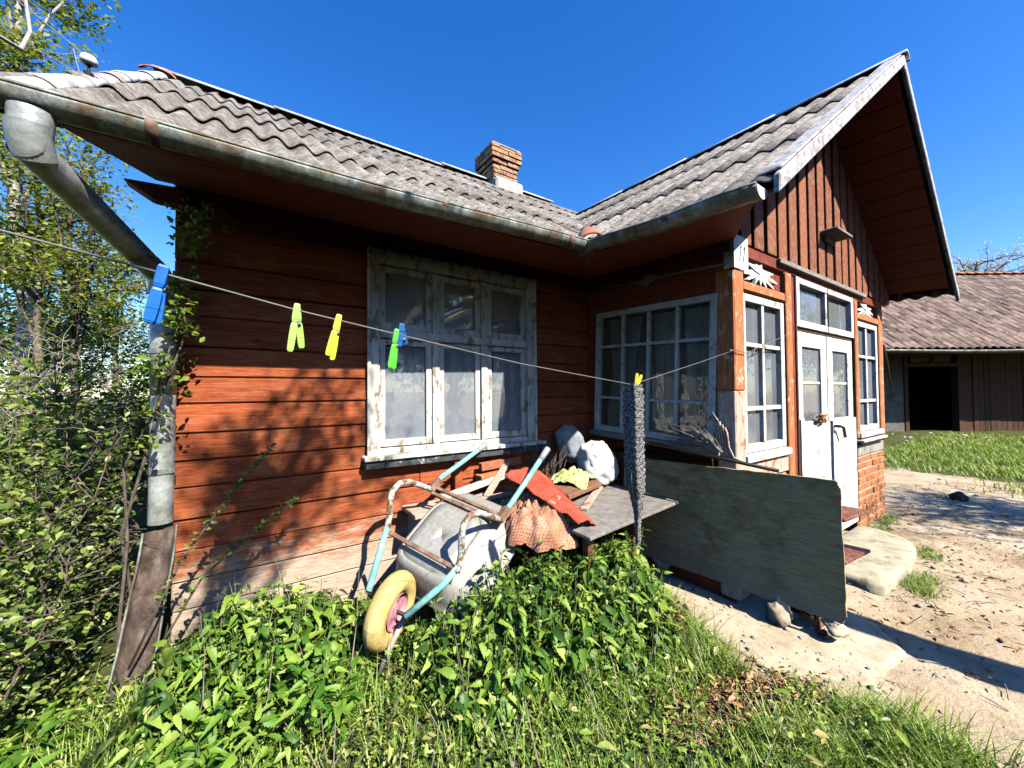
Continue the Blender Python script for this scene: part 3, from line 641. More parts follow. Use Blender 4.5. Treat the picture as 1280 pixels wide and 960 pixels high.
# plastic film stapled inside the upper panes
mb = MB(); mb.grid(lambda s, t: V3(a+(b-a)*s, .034+.006*math.sin(17*s+5*t)+.004*math.sin(40*s*t), v1-cw-.02-.40*t), 60, 16)
kf = NT('clear_plastic_film'); mxs = kf.n('ShaderNodeMixShader', Fac=.3); kf.put(mxs.inputs[1], kf.n('ShaderNodeBsdfTransparent', Color=(.93, .95, .96)).outputs[0]); kf.put(mxs.inputs[2], kf.n('ShaderNodeBsdfGlossy', Roughness=.16).outputs[0]); kf.put(kf.out.inputs[0], mxs.outputs[0])
mb.build('plastic_film', kf.m, wa, True)

# ---- porch
hw, hh = .568, .541
mb = MB()   # side wall planks around window B
def plankrows(mb, F, u0, u1, z0, z1, hole=None, t=.03):
    z = z0
    while z < z1-.02:
        h = min(.15+R.uniform(-.005, .005), z1-z); d = R.uniform(0, .006); segs = [(u0, u1)]
        if hole and z+h > hole[2] and z < hole[3]: segs = [(u0, hole[0]), (hole[1], u1)]
        for p, q_ in segs:
            if q_-p > .01: mb.lbox(F, p, q_, z, z+h-.004, -t, d)
        z += h
plankrows(mb, FS0, 0.012, 1.35, .06, 2.62, (.14, 1.245, 1.09, 2.24))
mb.build('porch_side_wall', M['redtrim'], H, bevel=.004)
mb = MB(); mb.lbox(FB, -hw-.02, hw+.10, hh+.002, hh+.075, -.03, .008).lbox(FB, -hw-.02, hw+.10, hh+.077, hh+.15, -.03, .002); mb.build('header_plank', M['redtrim'], H, bevel=.004)
wb = window(FB, -hw, hw, -hh, hh, 4, (.26, .47, .27), .05, .026, pmat('greyed_white_paint', (.4, .4, .36), (.58, .58, .53), (.68, .68, .64), 14, wear=(.26, .2, .14), wear_at=.6, wear_scale=20), M['glassB'], -.03, .03)
for (p, q_, wv) in ((-.5, -.12, 3), (-.02, .2, 2.5), (.26, .5, 2.5)): curtain(FB, p, q_, -hh+.03, hh-.06, -.08, .02, wv, M['greencurtain'], wb, gather=.35)
mb = MB(); mb.lbox(FB, -hw-.03, hw+.05, -hh-.05, -hh-.002, -.02, .06); mb.build('sill', M['greywood'], wb, bevel=.006)
# posts of the porch front
def post(u0, u1, z0, z1, n1, mat):
    mb = MB(); mb.lbox(FP, u0, u1, z0, z1, -.1, n1); return mb.build('porch_post', mat, H, bevel=.008)
post(-.02, .115, 1.5, 2.33, .03, M['orange']); post(-.021, .117, .1, 1.5, .028, M['bleached'])
post(.80, .90, .1, 2.44, .032, M['orange']); post(.935, 1.0, .1, 2.44, .012, M['redtrim'])
post(2.452, 2.53, 1.0, 2.44, .03, M['orange']); post(3.27, 3.41, .95, 2.44, .03, M['orange'])
for p_, q_, z_ in ((.118, .797, 2.2), (2.535, 3.265, 2.24)): mb = MB(); mb.lbox(FP, p_, q_, z_, z_+.07, -.05, .026); mb.build('lintel', M['orange'], H, bevel=.01)
for p_, q_, z_, n_ in ((.118, .797, 2.272, -.012), (2.535, 3.265, 2.312, -.012), (-.02, .116, 2.332, .0)): mb = MB(); mb.lbox(FP, p_, q_, z_, 2.438, -.1, n_); mb.build('frieze_panel', M['redtrim'], H)
def star(F, cu, cv, sc, mir=1):
    mb = MB(); n = 0
    for ang, L in ((195, .27), (215, .22), (243, .17), (272, .15), (300, .18), (325, .25), (345, .27), (8, .2), (80, .09), (135, .10), (165, .2)):
        t = math.radians(ang); d = V3(math.cos(t)*mir, math.sin(t)*.62); e = V3(-d[1], d[0]); e = e/np.linalg.norm(e); L *= sc; wd = .022*sc
        mb.prism(F, [tuple(V3(cu, cv)-e*wd*.9), tuple(V3(cu, cv)+d*L*.45-e*wd), tuple(V3(cu, cv)+d*L-e*.004), tuple(V3(cu, cv)+d*L+e*.004), tuple(V3(cu, cv)+d*L*.45+e*wd*.75), tuple(V3(cu, cv)+e*wd*.9)], -.010, .014+n*.0007); n += 1
    mb.lbox(F, cu-.06*sc, cu+.06*sc, cv-.025*sc, cv+.03*sc, -.01, .013)
    return mb.build('fretwork_star', M['white2'], H)
star(FP, .40, 2.372, 1.05); star(FP, 2.86, 2.385, .95)
# house number plate bent round the corner
pl = MB(); pl.lbox(FP, -.03, .165, 2.33, 2.56, .034, .040).lbox(FS0, 1.33, 1.396, 2.33, 2.56, .024, .029)
plate = pl.build('number_plate', M['white2'], H)
nm = MB()
for dx in (.055, .105): nm.lbox((FP[0]+V3(dx, 0, 2.44), unit(V3(1, 0, -.25)), unit(V3(.25, 0, 1)), V3(0, -1, 0)), -.0035, .0035, -.055, .06, .0405, .0425).lbox((FP[0]+V3(dx+.006, 0, 2.487), unit(V3(1, 0, .9)), unit(V3(-.9, 0, 1)), V3(0, -1, 0)), -.028, .002, -.003, .003, .0405, .0424)
nm.build('numeral', M['black'], plate)
# windows C and R
wc = window(FP, .118, .795, 1.06, 2.19, 2, (.25, .45, .30), .055, .032, M['white2'], M['glass'], -.05, .012)
wr = window(FP, 2.535, 3.265, 1.06, 2.23, 2, (.25, .45, .30), .055, .032, M['white2'], M['glass'], -.05, .012)
curtain(FP, .15, .45, 1.1, 2.15, -.05, .012, 3, M['curtain'], wc, gather=.3); curtain(FP, .60, .79, 1.1, 2.15, -.05, .012, 2, M['greencurtain'], wc, gather=.2)
curtain(FP, 2.57, 2.80, 1.1, 2.2, -.05, .012, 3, M['curtain'], wr, gather=.2); curtain(FP, 3.05, 3.24, 1.1, 2.2, -.05, .012, 2, M['greencurtain'], wr)
mb = MB(); mb.lbox(FP, .10, .80, 1.0, 1.056, -.05, .05); mb.build('sill', M['white2'], wc, bevel=.008)
mb = MB(); mb.lbox(FP, 2.5, 3.29, 1.0, 1.056, -.05, .05).lbox(FP, 2.48, 3.3, .955, .985, -.05, .075); mb.build('sill', M['white'], wr, bevel=.008)
mb = MB(); mb.lbox(FP, 2.49, 3.28, .93, .953, -.05, .05).lbox(FP, 2.49, 3.28, .986, .999, -.05, .04); mb.build('sill_felt', M['black'], wr)
# transom light above the door
wt = window(FP, 1.03, 2.44, 2.03, 2.455, 2, (1.,), .06, .075, M['white2'], M['glass'], -.06, .02)
mb = MB(); mb.lbox(FP, 1.735-.008, 1.735+.008, 2.03, 2.455, .013, .021); mb.build('joint', M['black'], wt)
mb = MB(); mb.lbox(FP, 1.002, 1.028, .15, 2.44, -.06, .02).lbox(FP, 2.442, 2.450, .15, 2.44, -.06, .02).lbox(FP, 1.03, 2.44, 2.004, 2.028, -.06, .0); df = mb.build('door_frame', M['darkwood'], H)
for k, (p, q_) in enumerate(((1.04, 1.722), (1.75, 2.43))):
    mb = MB(); fr = .13
    mb.lbox(FP, p, p+fr, .2, 2.0, -.04, .0).lbox(FP, q_-fr, q_, .2, 2.0, -.04, .0).lbox(FP, p+fr, q_-fr, 1.87, 2.0, -.04, -.002).lbox(FP, p+fr, q_-fr, .2, 1.23, -.04, -.002)
    mb.lbox(FP, p+fr, q_-fr, 1.55, 1.575, -.035, -.012)
    dr = mb.build('door', M['white2'], H, bevel=.005)
    gq = MB(); gq.add([(x_, PY+.02, z_) for x_, z_ in ((p+fr, 1.23), (q_-fr, 1.23), (q_-fr, 1.87), (p+fr, 1.87))], [(0, 1, 2, 3)]); gq.build('pane', M['glass'], dr)
    # whitewashed sheet nailed over the lower half, torn along its top
    pts = [(p+.03, .17), (q_-.01, .17)]; nn = 14
    for i in range(nn+1):
        s = i/nn; pts.append((q_-.01-(q_-p-.04)*s, 1.22+(R.uniform(-.03, .03) if k == 0 else R.uniform(-.008, .008))+(.03*math.sin(s*9) if k == 0 else 0)))
    mb = MB(); mb.prism(FP, pts, .002, .018+.004*k); mb.build('door_sheet', M['white2'], dr)
    if k: curtain(FP, p+fr-.02, p+fr+.2, 1.2, 1.88, -.045, .008, 2, M['lace'], dr)
    else:
        curtain(FP, p+fr-.02, p+fr+.10, 1.2, 1.88, -.045, .008, 2, M['curtain'], dr)
        mb = MB(); c0 = V3(p+.42, PY-.03, 1.25)
        for i in range(9): mb.tube([c0+V3(.06*math.cos(i), -.01*i % .03, .03*math.sin(i*1.7)), c0+V3(.07*math.cos(i+2), -.02, .035*math.sin(i*1.7+1.5)), c0+V3(.06*math.cos(i+3.5), -.01, .04*math.sin(i+2))], .009, 5)
        mb.build('rag_knot', M['terracotta'], dr, True)
mb = MB(); mb.tube([(1.80, PY-.025, 1.165), (1.80, PY-.07, 1.165), (1.86, PY-.075, 1.15), (1.92, PY-.07, 1.06)], .013, 8); mb.build('door_handle', M['black'], dr, True)
# porch base: brick under the windows
def bricks(mb, u0, u1, z0, z1, n1=.01):
    z = z0; r = 0
    while z < z1-.02:
        h = min(.067, z1-z-.01); u = u0-(.06 if r % 2 else 0)
        while u < u1-.01:
            ua, ub = max(u, u0), min(u+.245, u1)
            if ub-ua > .03: mb.lbox(FP, ua+.005, ub-.005, z+.005, z+h, -.05, n1+R.uniform(-.006, .007))
            u += .25
        z += .075; r += 1
for p_, q_, z_ in ((2.50, 3.42, .80), (.12, .93, .86)):
    mb = MB(); bricks(mb, p_, q_, .06, z_); bb_ = mb.build('brick_base', M['brick'], H, bevel=.006)
    mb = MB(); mb.lbox(FP, p_-.02, q_-.01, .0, z_, -.09, .0); mb.build('mortar', M['mortar'], bb_)
mb = MB(); mb.lbox(FP, 2.50, 3.41, .803, .927, -.05, .015); mb.build('plaster_band', M['plaster'], H, bevel=.012)
mb = MB(); mb.lbox(FP, .12, .93, .863, .997, -.05, .02); mb.build('plaster_band', M['bleached'], H, bevel=.012)
mb = MB(); mb.box(3.38, 3.44, PY+.1, -.01, 0, 2.6).lbox(FP, 2.451, 2.489, .1, .999, -.05, .005); mb.build('porch_end_wall', M['orange'], H)
mb = MB(); mb.box(.05, 3.4, PY+.09, -.01, .1, .14); mb.build('porch_floor', M['dark'], H)
mb = MB(); mb.box(.05, 3.4, PY+.05, -.01, 2.6, 2.64); mb.build('porch_ceiling', M['dark'], H)
# conduit and junction plate under the porch eave
mb = MB(); mb.tube([(-.03, -.15, 2.46), (-.03, -.6, 2.415), (-.028, -1.0, 2.395), (-.025, -1.34, 2.365)], .011, 8); cdt = mb.build('conduit', M['greywood'], H, True)
mb = MB(); O = V3(-.028, -.72, 2.405); mb.add([O+V3(d, a_, b_) for d in (0, -.012) for a_, b_ in ((-.115, .01), (0, -.045), (.115, -.005), (0, .045))], [(0, 1, 2, 3), (7, 6, 5, 4), (0, 1, 5, 4), (1, 2, 6, 5), (2, 3, 7, 6), (3, 0, 4, 7)]); mb.build('junction_plate', M['greywood'], cdt)
# insulator with drop wires on the verge
mb = MB(); ix, iy = -3.47, .38; iz = rz(iy)+.02
mb.tube([(ix, iy, iz-.05), (ix, iy, iz+.035)], .022, 10).tube([(ix, iy, iz), (ix, iy, iz+.09)], .006, 8)
ins = mb.build('insulator', M['black'], H, True)
mb = MB(); mb.tube([(ix, iy, iz+.08), (ix, iy, iz+.088), (ix, iy, iz+.11), (ix-.001, iy, iz+.128), (ix, iy, iz+.138)], [.015, .036, .038, .03, .008], 14); mb.build('insulator_cup', M['porcelain'], ins, True)
# ------------------------------------------------------------------ overhead wires
mb = MB(); p0 = V3(ix, iy, iz+.115)
def catw(mb, a, b, sag, r, n=10):
    a, b = V3(a), V3(b); mb.tube([a+(b-a)*t-V3(0, 0, sag*4*t*(1-t)) for t in np.linspace(0, 1, n)], r, 5)
catw(mb, p0, (-3.60, .55, 3.55), .0, .004); catw(mb, (-3.60, .55, 3.55), (-7.5, 5.2, 8.8), .15, .003); catw(mb, (-3.48, .42, iz+.02), (-8.5, 5.2, 8.6), .25, .0025)
catw(mb, (-3.55, .46, 3.46), (-3.5, .42, iz+.0), .02, .003, 4)
top(mb.build('overhead_wire', M['wire'], None, True), 'thin grey service wires running from the roof insulator into the trees', 'wire')

# ------------------------------------------------------------------ wheelbarrow (tipped up on its wheel, handles against the wall)
W = V3(-2.107, -.671, .387); A = V3(.784, .244, .570); L_ = V3(.280, -.960, .025); N_ = V3(-.553, -.140, .821)
A = unit(A); L_ = unit(L_-A*(L_@A)); N_ = unit(np.cross(A, L_)); N_ = N_ if N_[2] > 0 else -N_
def B(s, l, n, tw=1.): return W+A*s+L_*l+N_*(n+tw*(.05-.3*l))
wbw = empty('wheelbarrow', (-2.1, -.6, .12), 'upturned galvanised wheelbarrow with teal handles and cream tyre among nettles', 'wheelbarrow')
for sd in (-1, 1):
    l = .26*sd
    pts = [B(1.25, .29*sd, 0, 0), B(1.0, .275*sd, .0, .5), B(.78, .262*sd, .0), B(.70, l, .0)]
    mb = MB(); mb.tube(pts, .017, 10); mb.build('handle', M['teal'], wbw, True)
    d = unit(pts[0]-pts[1]); mb = MB(); mb.tube([pts[0]-d*.09, pts[0]+d*.015], .0205, 10); mb.build('grip', plain('grey_grip', (.32, .33, .34), .6), wbw, True)
    mb = MB(); q = [B(.72, l, -.005), B(.665, l, .01), B(.62, l, .09), B(.575, l, .165), B(.52, l, .205), B(.46, l, .205), B(.41, l, .165), B(.36, l, .10), B(.315, l, .06), B(.28, l, .05)]
    mb.tube(q, .0185, 10); mb.build('leg', M['tube'], wbw, True)
    mb = MB(); mb.tube([B(.31, l, .058), B(.2, l*.85, .03), B(.0, .13*sd, 0)], .018, 10); mb.build('fork', M['teal'], wbw, True)
    mb = MB(); c = B(.71, l, .0); mb.obox(c, (A, L_, N_), (.05, .022, .024)); mb.build('joint_bracket', M['rust'], wbw, bevel=.008)
mb = MB()
for s_, n_ in ((.70, -.012), (.655, -.012)): mb.obox(B(s_, 0, n_), (unit(B(0, 1, 0)-B(0, -1, 0)), A, N_), (.26, .011, .011))
mb.obox(B(.30, 0, .03), (unit(B(0, 1, 0)-B(0, -1, 0)), A, N_), (.26, .012, .008)); mb.build('crossbar', M['rust'], wbw, bevel=.003)
# pan: flat bottom, flared sides, rolled rim
def padpt(k, t):   # rounded rectangle
    s0, s1, lw, n, rr = k
    a = 2*math.pi*t; x = math.copysign(abs(math.cos(a))**.42, math.cos(a)); y = math.copysign(abs(math.sin(a))**.42, math.sin(a))
    return B((s0+s1)/2+(s1-s0)/2*x, lw*y, n)
lev = [(.24, .64, .17, -.022, 0), (.22, .66, .19, -.026, 0), (.20, .69, .215, -.055, 0), (.17, .78, .26, -.14, 0), (.15, .85, .29, -.195, 0), (.14, .862, .30, -.20, 0), (.142, .858, .296, -.212, 0)]
mb = MB(); nseg = 44; vs = [padpt(k, j/nseg) for k in lev for j in range(nseg)]
fs = [(i*nseg+j, i*nseg+(j+1) % nseg, (i+1)*nseg+(j+1) % nseg, (i+1)*nseg+j) for i in range(len(lev)-1) for j in range(nseg)]
lev0 = [(.44+(.24-.44)*k, .44+(.64-.44)*k, .17*k, -.022+.003*(1-k), 0) for k in (.02, .35, .7, 1.)]
o0 = len(vs); vs += [padpt(k, j/nseg) for k in lev0 for j in range(nseg)]
fs += [(o0+i*nseg+j, o0+i*nseg+(j+1) % nseg, o0+(i+1)*nseg+(j+1) % nseg, o0+(i+1)*nseg+j) for i in range(3) for j in range(nseg)]
mb.add(vs, fs); mb.build('pan', M['galv'], wbw, True, solid=.004)
# wheel
ax = unit(V3(.62, -.76, -.18)); e1 = unit(np.cross(ax, V3(0, 0, 1))); e2 = np.cross(ax, e1)
RW, rt_ = .136, .055
def tor(R0, r0, sq=1.0):
    mb = MB(); mb.grid(lambda s, t: W+(e1*math.cos(2*math.pi*s)+e2*math.sin(2*math.pi*s))*(R0+r0*math.cos(2*math.pi*t))+ax*r0*sq*math.sin(2*math.pi*t), 40, 16); return mb
ty = tor(RW, rt_, .95).build('tyre', M['tyre'], wbw, True)
mb = MB()
prof = [(.092, .042), (.09, .03), (.07, .018), (.045, .022), (.03, .03), (.012, .034)]
for sgn in (1, -1):
    n = 28; vs = [W+(e1*math.cos(2*math.pi*j/n)+e2*math.sin(2*math.pi*j/n))*r_+ax*h_*sgn for r_, h_ in prof for j in range(n)]
    fs = [(i*n+j, i*n+(j+1) % n, (i+1)*n+(j+1) % n, (i+1)*n+j) for i in range(len(prof)-1) for j in range(n)]+[tuple((len(prof)-1)*n+j for j in range(n))]
    mb.add(vs, fs)
mb.build('rim', M['hub'], wbw, True)
mb = MB(); mb.tube([W-ax*.11, W+ax*.11], .01, 8); mb.build('axle', M['black'], wbw, True)
mb = MB(); mb.tube([W+ax*.06+V3(.02, 0, -.02), W+V3(-.03, -.06, -.16), W+V3(-.08, -.05, -.27)], .014, 8); mb.build('front_stand', M['barkpale'], wbw, True)

# ------------------------------------------------------------------ work table and what lies on it
T = empty('work_table', (-.7, -.7, .06), 'low grey work table with red legs against the porch wall', 'table')
mb = MB(); c = [(-1.17, -1.165), (-.14, -1.03), (-.07, -.30), (-1.15, -.36)]
mb.hexa([(x, y, .682) for x, y in c]+[(x, y, .702) for x, y in c]); mb.build('tabletop', M['tabletop'], T, bevel=.003)
for x, y in ((-1.08, -1.06), (-.26, -.72), (-.2, -.38), (-1.06, -.42)):
    mb = MB(); mb.box(x-.025, x+.025, y-.025, y+.025, .1, .681); mb.build('leg', M['shelf'], T, bevel=.004)
BN = empty('bench', (-1.5, -.2, .1), 'narrow plank bench under the window piled with old timber', 'bench')
mb = MB(); mb.box(-1.85, -1.2, -.32, -.05, .70, .73); mb.build('seat', M['plank'], BN, bevel=.004)
for x in (-1.78, -1.27):
    mb = MB(); mb.box(x-.03, x+.03, -.30, -.07, .1, .698); mb.build('leg', M['plank'], BN)
def blob(name, fn, nu, nv, mat, label, cat, solid=0, group=None):
    mb = MB(); mb.grid(fn, nu, nv); o = mb.build(name, mat, None, True, solid=solid); return top(o, label, cat, group)
import mathutils
def nz(p, s=1.): return mathutils.noise.fractal(Vector(tuple(float(q)*s for q in p)), .9, 2.1, 4)
# brown board with a lime rag, a pale slat
mb = MB(); c = [(-.70, -.14), (-.90, -.70), (-.38, -.52), (-.24, -.14)]
mb.hexa([(x, y, .745+(.012 if i in (1,) else 0)) for i, (x, y) in enumerate(c)]+[(x, y, .775+(.012 if i in (1,) else 0)) for i, (x, y) in enumerate(c)])
mb.box(-.66, -.60, -.5, -.2, .703, .745).box(-.4, -.34, -.45, -.2, .703, .745)
top(mb.build('board', pmat('chestnut_board', (.14, .06, .035), (.26, .12, .07), (.38, .2, .12), 7, (3, 12, 12)), bevel=.004), 'brown wooden board on the work table carrying the lime green rag', 'board')
def sheetrag(c, w_, h_, rot, seed, hgt, droop=0):
    cr, sr = math.cos(rot), math.sin(rot)
    def f(s, t):
        x, y = (s-.5)*w_, (t-.5)*h_; r2 = (2*(s-.5))**2+(2*(t-.5))**2
        e = 1+.28*nz((s*2.2+seed, t*2.2, 0), 1.)
        k = nz((s*4+seed, t*4, 1.), 1.)
        z = c[2]+hgt*max(0, 1-r2*.62)*(.65+.6*abs(k))+.012*abs(nz((s*9, t*9, seed)))-droop*max(0, r2-.7)
        return V3(c[0]+(x*cr-y*sr)*e, c[1]+(x*sr+y*cr)*e, z)
    return f
blob('rag', sheetrag((-.55, -.36, .778), .40, .30, .5, 3.3, .10), 40, 34, M['greenrag'], 'crumpled lime green rag lying on the brown board', 'rag', .006)
def plank(name, a, b, w_, h_, mat, label, cat='plank', grp='old planks heaped on the bench'):
    a, b = V3(a), V3(b); d = unit(b-a); s_ = unit(np.cross(d, V3(0, 0, 1))); mb = MB(); mb.obox((a+b)/2, (d, s_, np.cross(s_, d)), (np.linalg.norm(b-a)/2, w_/2, h_/2))
    return top(mb.build(name, mat, bevel=.003), label, cat, grp)
plank('slat', (-.86, -.80, .715), (-.32, -.44, .715), .05, .02, M['plank'], 'pale thin slat lying on the table in front of the brown board', 'slat', None)
plank('plank', (-1.62, -.19, .77), (-1.03, -.12, .85), .035, .045, pmat('pale_lath', (.5, .38, .3), (.66, .55, .46), (.74, .66, .58), 9, (2, 9, 9)), 'long pale lath lying level under the window behind the wheelbarrow')
plank('plank', (-1.32, -.30, .76), (-1.0, -.10, .95), .05, .022, M['plank'], 'pinkish lath sticking up diagonally right of the teal handle')
plank('plank', (-1.45, -.27, .745), (-1.12, -.33, .76), .06, .025, M['plank'], 'short pinkish lath at the bottom of the timber heap')
plank('plank', (-1.25, -.09, .93), (-.88, -.08, .945), .05, .06, pmat('red_offcut', (.2, .06, .03), (.42, .13, .06), (.5, .22, .12), 8, (2, 9, 9)), 'red painted offcut lying highest under the window sill')
plank('plank', (-1.28, -.11, .85), (-.98, -.07, .87), .09, .05, M['orange'], 'orange offcut in the timber heap below the sill')
plank('plank', (-1.42, -.045, .78), (-1.42, -.04, 1.0), .06, .05, M['wall'], 'upright red batten standing against the wall below the sill')
for k in range(6): mb = MB()
mb = MB()
for k in range(46):
    p = V3(-.62+R.uniform(-.15, .12), -.12+R.uniform(-.06, .05), .74); d = V3(R.uniform(-.15, .2), R.uniform(-.03, .03), R.uniform(.2, .4))
    mb.tube([p, p+d*.5+V3(R.uniform(-.05, .05), 0, .03), p+d], [.006, .004, .002], 4)
top(mb.build('brushwood', M['bark'], None, True), 'bundle of dark brushwood stood against the wall beside the white sack', 'brushwood')
# white sack slumped in the corner
def lump(c, rx, ry, rz_, seed, lean=(0, 0), k1=.16):
    def f(s_, t):
        a, b = 2*math.pi*t, math.pi*s_; d = V3(math.sin(b)*math.cos(a), math.sin(b)*math.sin(a), math.cos(b))
        d2 = V3(math.copysign(abs(d[0])**.8, d[0]), math.copysign(abs(d[1])**.8, d[1]), math.copysign(abs(d[2])**.75, d[2]))
        k = 1+k1*nz(d*1.5+V3(seed, 0, 0))+.05*nz(d*5+V3(0, seed, 0))+.025*abs(nz(d*11+V3(0, 0, seed)))
        p = d2*k*V3(rx, ry, rz_); return V3(c)+p+V3(lean[0], lean[1], 0)*(p[2]+rz_)
    return f
blob('sack', lump((-.22, -.34, .885), .165, .15, .185, 2.7, (-.08, .1)), 30, 40, M['sacking'], 'plump white woven sack slumped in the corner by the porch window', 'sack')
blob('sack', lump((-.33, -.15, 1.04), .115, .10, .16, 7.1, (-.25, .0)), 24, 30, pmat('shade_grey_bag', (.2, .21, .23), (.29, .31, .34), (.37, .39, .42), 6, bump=.5, bscale=120, obj=True), 'cloth bag leaning behind the plump white sack, shade painted into its grey', 'bag')  # the bag's shade is put into its darker grey base
def heap(c, rx, ry, hz, seed, drop, dx=0):
    def f(s, t):
        r_ = s*1.0; a = 2*math.pi*t; k = 1+.3*nz((math.cos(a)+seed, math.sin(a), 0), 1.2)
        x, y = rx*r_*k*math.cos(a), ry*r_*k*math.sin(a)
        z = c[2]+hz*(max(0, 1-r_*r_)**.7)*(1+.7*nz((x*6+seed, y*6, 0)))+.03*nz((x*13, y*13, seed+3))-drop*max(0, r_-.62)*(1 if y < .05 else .25)+.012*nz((x*22, y*22, seed))
        return V3(c[0]+x+dx*r_, c[1]+y, z)
    return f
blob('net_sack', heap((-1.22, -.72, .705), .24, .32, .125, 2., .26), 44, 80, M['orangenet'], 'faded orange net sack slumped over the end of the work table', 'sack')
mb = MB(); aa, bb = V3(-1.12, -.50, .92), V3(-1.07, -1.06, .74)
mb.grid(lambda s, t: aa+(bb-aa)*s+V3(.33, .04, -.05)*(t-.5)*(1.15-.55*s)+V3(0, 0, .055*math.sin(math.pi*t)*(1-.5*s)+.02*nz((s*5, t*4, 4.)))-V3(0, 0, .05*t*s), 30, 14)
top(mb.build('net_cloth', M['rednet'], None, True, solid=.006), 'red net cloth draped on the orange sack, ragged at its tip', 'cloth')

# ------------------------------------------------------------------ shelf unit standing with its plywood back to us
SU = empty('shelf_unit', (0, -1.2, .13), 'open shelf unit turned so its dirty plywood back faces the garden', 'shelf')
mb = MB(); tk = V3(.022, .003, 0)
c = [V3(-.115, -.50, .19), V3(.016, -1.936, .195), V3(.002, -1.926, .995), V3(-.112, -.52, .957)]
nu_, nv_ = 60, 34; fr_, bk_ = [], []
for i in range(nu_+1):
    for j in range(nv_+1):
        a_, b_ = i/nu_, j/nv_
        e = .007*nz((a_*9, b_*5, 1.))*(1 if (i in (0, nu_) or j in (0, nv_)) else 0)
        if j == 0: e += .012*max(0, nz((a_*14, 3., 0)))
        if i == nu_ and (j < 2 or j > nv_-2): e += .012
        p = (c[0]*(1-a_)+c[1]*a_)*(1-b_)+(c[3]*(1-a_)+c[2]*a_)*b_
        p = p+V3(.012*math.sin(a_*3.1)*math.sin(b_*3.1)+.004*nz((a_*3, b_*3, 5.)), (e if i == nu_ else (-e if i == 0 else 0)), (e if j == 0 else (-abs(e) if j == nv_ else 0)))
        fr_.append(p); bk_.append(p+V3(.020, .003, 0))
m_ = nv_+1; n_ = len(fr_); fs = []
for i in range(nu_):
    for j in range(nv_): q = i*m_+j; fs += [(q, q+m_, q+m_+1, q+1), (n_+q, n_+q+1, n_+q+m_+1, n_+q+m_)]
for i in range(nu_):
    for j in (0, nv_): q = i*m_+j; fs.append((q, n_+q, n_+q+m_, q+m_) if j == 0 else (q, q+m_, n_+q+m_, n_+q))
for j in range(nv_):
    for i in (0, nu_): q = i*m_+j; fs.append((q, q+1, n_+q+1, n_+q) if i == 0 else (q, n_+q, n_+q+1, q+1))
mb.add(fr_+bk_, fs)
def plymat():
    k = NT('stained_plywood_sheet'); P = k.n('ShaderNodeNewGeometry').outputs['Position']; p = k.pos((3, 3, 34)); q = k.pos()
    c_ = k.ramp(k.noise(p, 2.2, 10, .8), [(.3, (.2, .14, .065)), (.5, (.42, .31, .15)), (.7, (.56, .45, .26))])
    c_ = k.mix(k.ramp(k.noise(q, 3., 10, .75), [(.48, 0.), (.66, .8)]), c_, (.15, .105, .05))
    c_ = k.mix(k.ramp(k.noise(k.pos((1, 1.3, 2.4)), 2.1, 4, .6), [(.6, 0.), (.66, .75)]), c_, (.30, .12, .035))
    z = k.n('ShaderNodeSeparateXYZ', Vector=P).outputs[2]; lo = k.n('ShaderNodeMapRange', Value=z, i1=.5, i2=.18, i3=-.2, i4=.24)
    mud = k.n('ShaderNodeMath', _operation='ADD', i0=k.noise(q, 16, 10, .8).outputs[0], i1=lo.outputs[0]); c_ = k.mix(k.ramp(mud, [(.54, 0.), (.66, .8)]), c_, (.36, .28, .19))
    k.put(k.b.inputs['Base Color'], c_); k.put(k.b.inputs['Roughness'], .85); k.put(k.b.inputs['Specular IOR Level'], .15)
    k.put(k.b.inputs['Normal'], k.n('ShaderNodeBump', Strength=.6, Distance=.006, Height=k.noise(p, 4, 8, .75))); return k.m
mb.build('back_panel', plymat(), SU)
for zz in (.78, .545):
    mb = MB(); mb.hexa([V3(x, y, z) for z in (zz-.02, zz) for x, y in ((.030, -1.935), (.36, -1.962), (.30, -1.40), (-.02, -1.375))]); mb.build('shelf', M['shelf'], SU, bevel=.003)
mb = MB(); mb.hexa([V3(x, y, z) for z in (.10, .755) for x, y in ((.05, -1.80), (.36, -1.83), (.358, -1.81), (.048, -1.78))]); mb.build('side_panel', M['shelf'], SU, bevel=.003)
def rock(name, c, r_, seed, mat, label, grp=None, sq=(1, 1, .7)):
    mb = MB()
    def f(s, t):
        a, b = 2*math.pi*t, math.pi*s; d = V3(math.sin(b)*math.cos(a), math.sin(b)*math.sin(a), math.cos(b)); k = 1+.45*nz(d*1.1+V3(seed, 0, 0))
        return V3(c)+d*k*r_*V3(*sq)
    mb.grid(f, 14, 20); return top(mb.build(name, mat, None, True), label, 'stone', grp)
rock('stone', (.0, -1.62, .14), .085, 1., M['conc'], 'pale wedge stone propping the shelf unit beside the dark gap', 'stones under the shelf unit', (1, .7, 1))
rock('stone', (.03, -1.88, .155), .055, 2., M['conc'], 'small pale stone under the outer corner of the plywood back', 'stones under the shelf unit')
rock('stone', (-.02, -.8, .16), .07, 3., M['conc'], 'stone under the inner end of the plywood back', 'stones under the shelf unit')
rock('stone', (5.0, -1.74, .08), .085, 5., plain('black_stone', (.03, .028, .03), .8), 'small black stone lying on the bare yard before the grass')
rock('stone', (.02, -1.82, .1), .03, 9., M['black'], 'dark pebble in the gap below the shelf unit', 'stones under the shelf unit')
mb = MB(); mb.obox((-.28, -.72, .135), (unit(V3(.5, -.8, 0)), unit(V3(.8, .5, 0)), V3(0, 0, 1)), (.13, .05, .018)); top(mb.build('wood_block', M['greywood'], bevel=.006), 'short grey wood block lying on the path under the table', 'block')
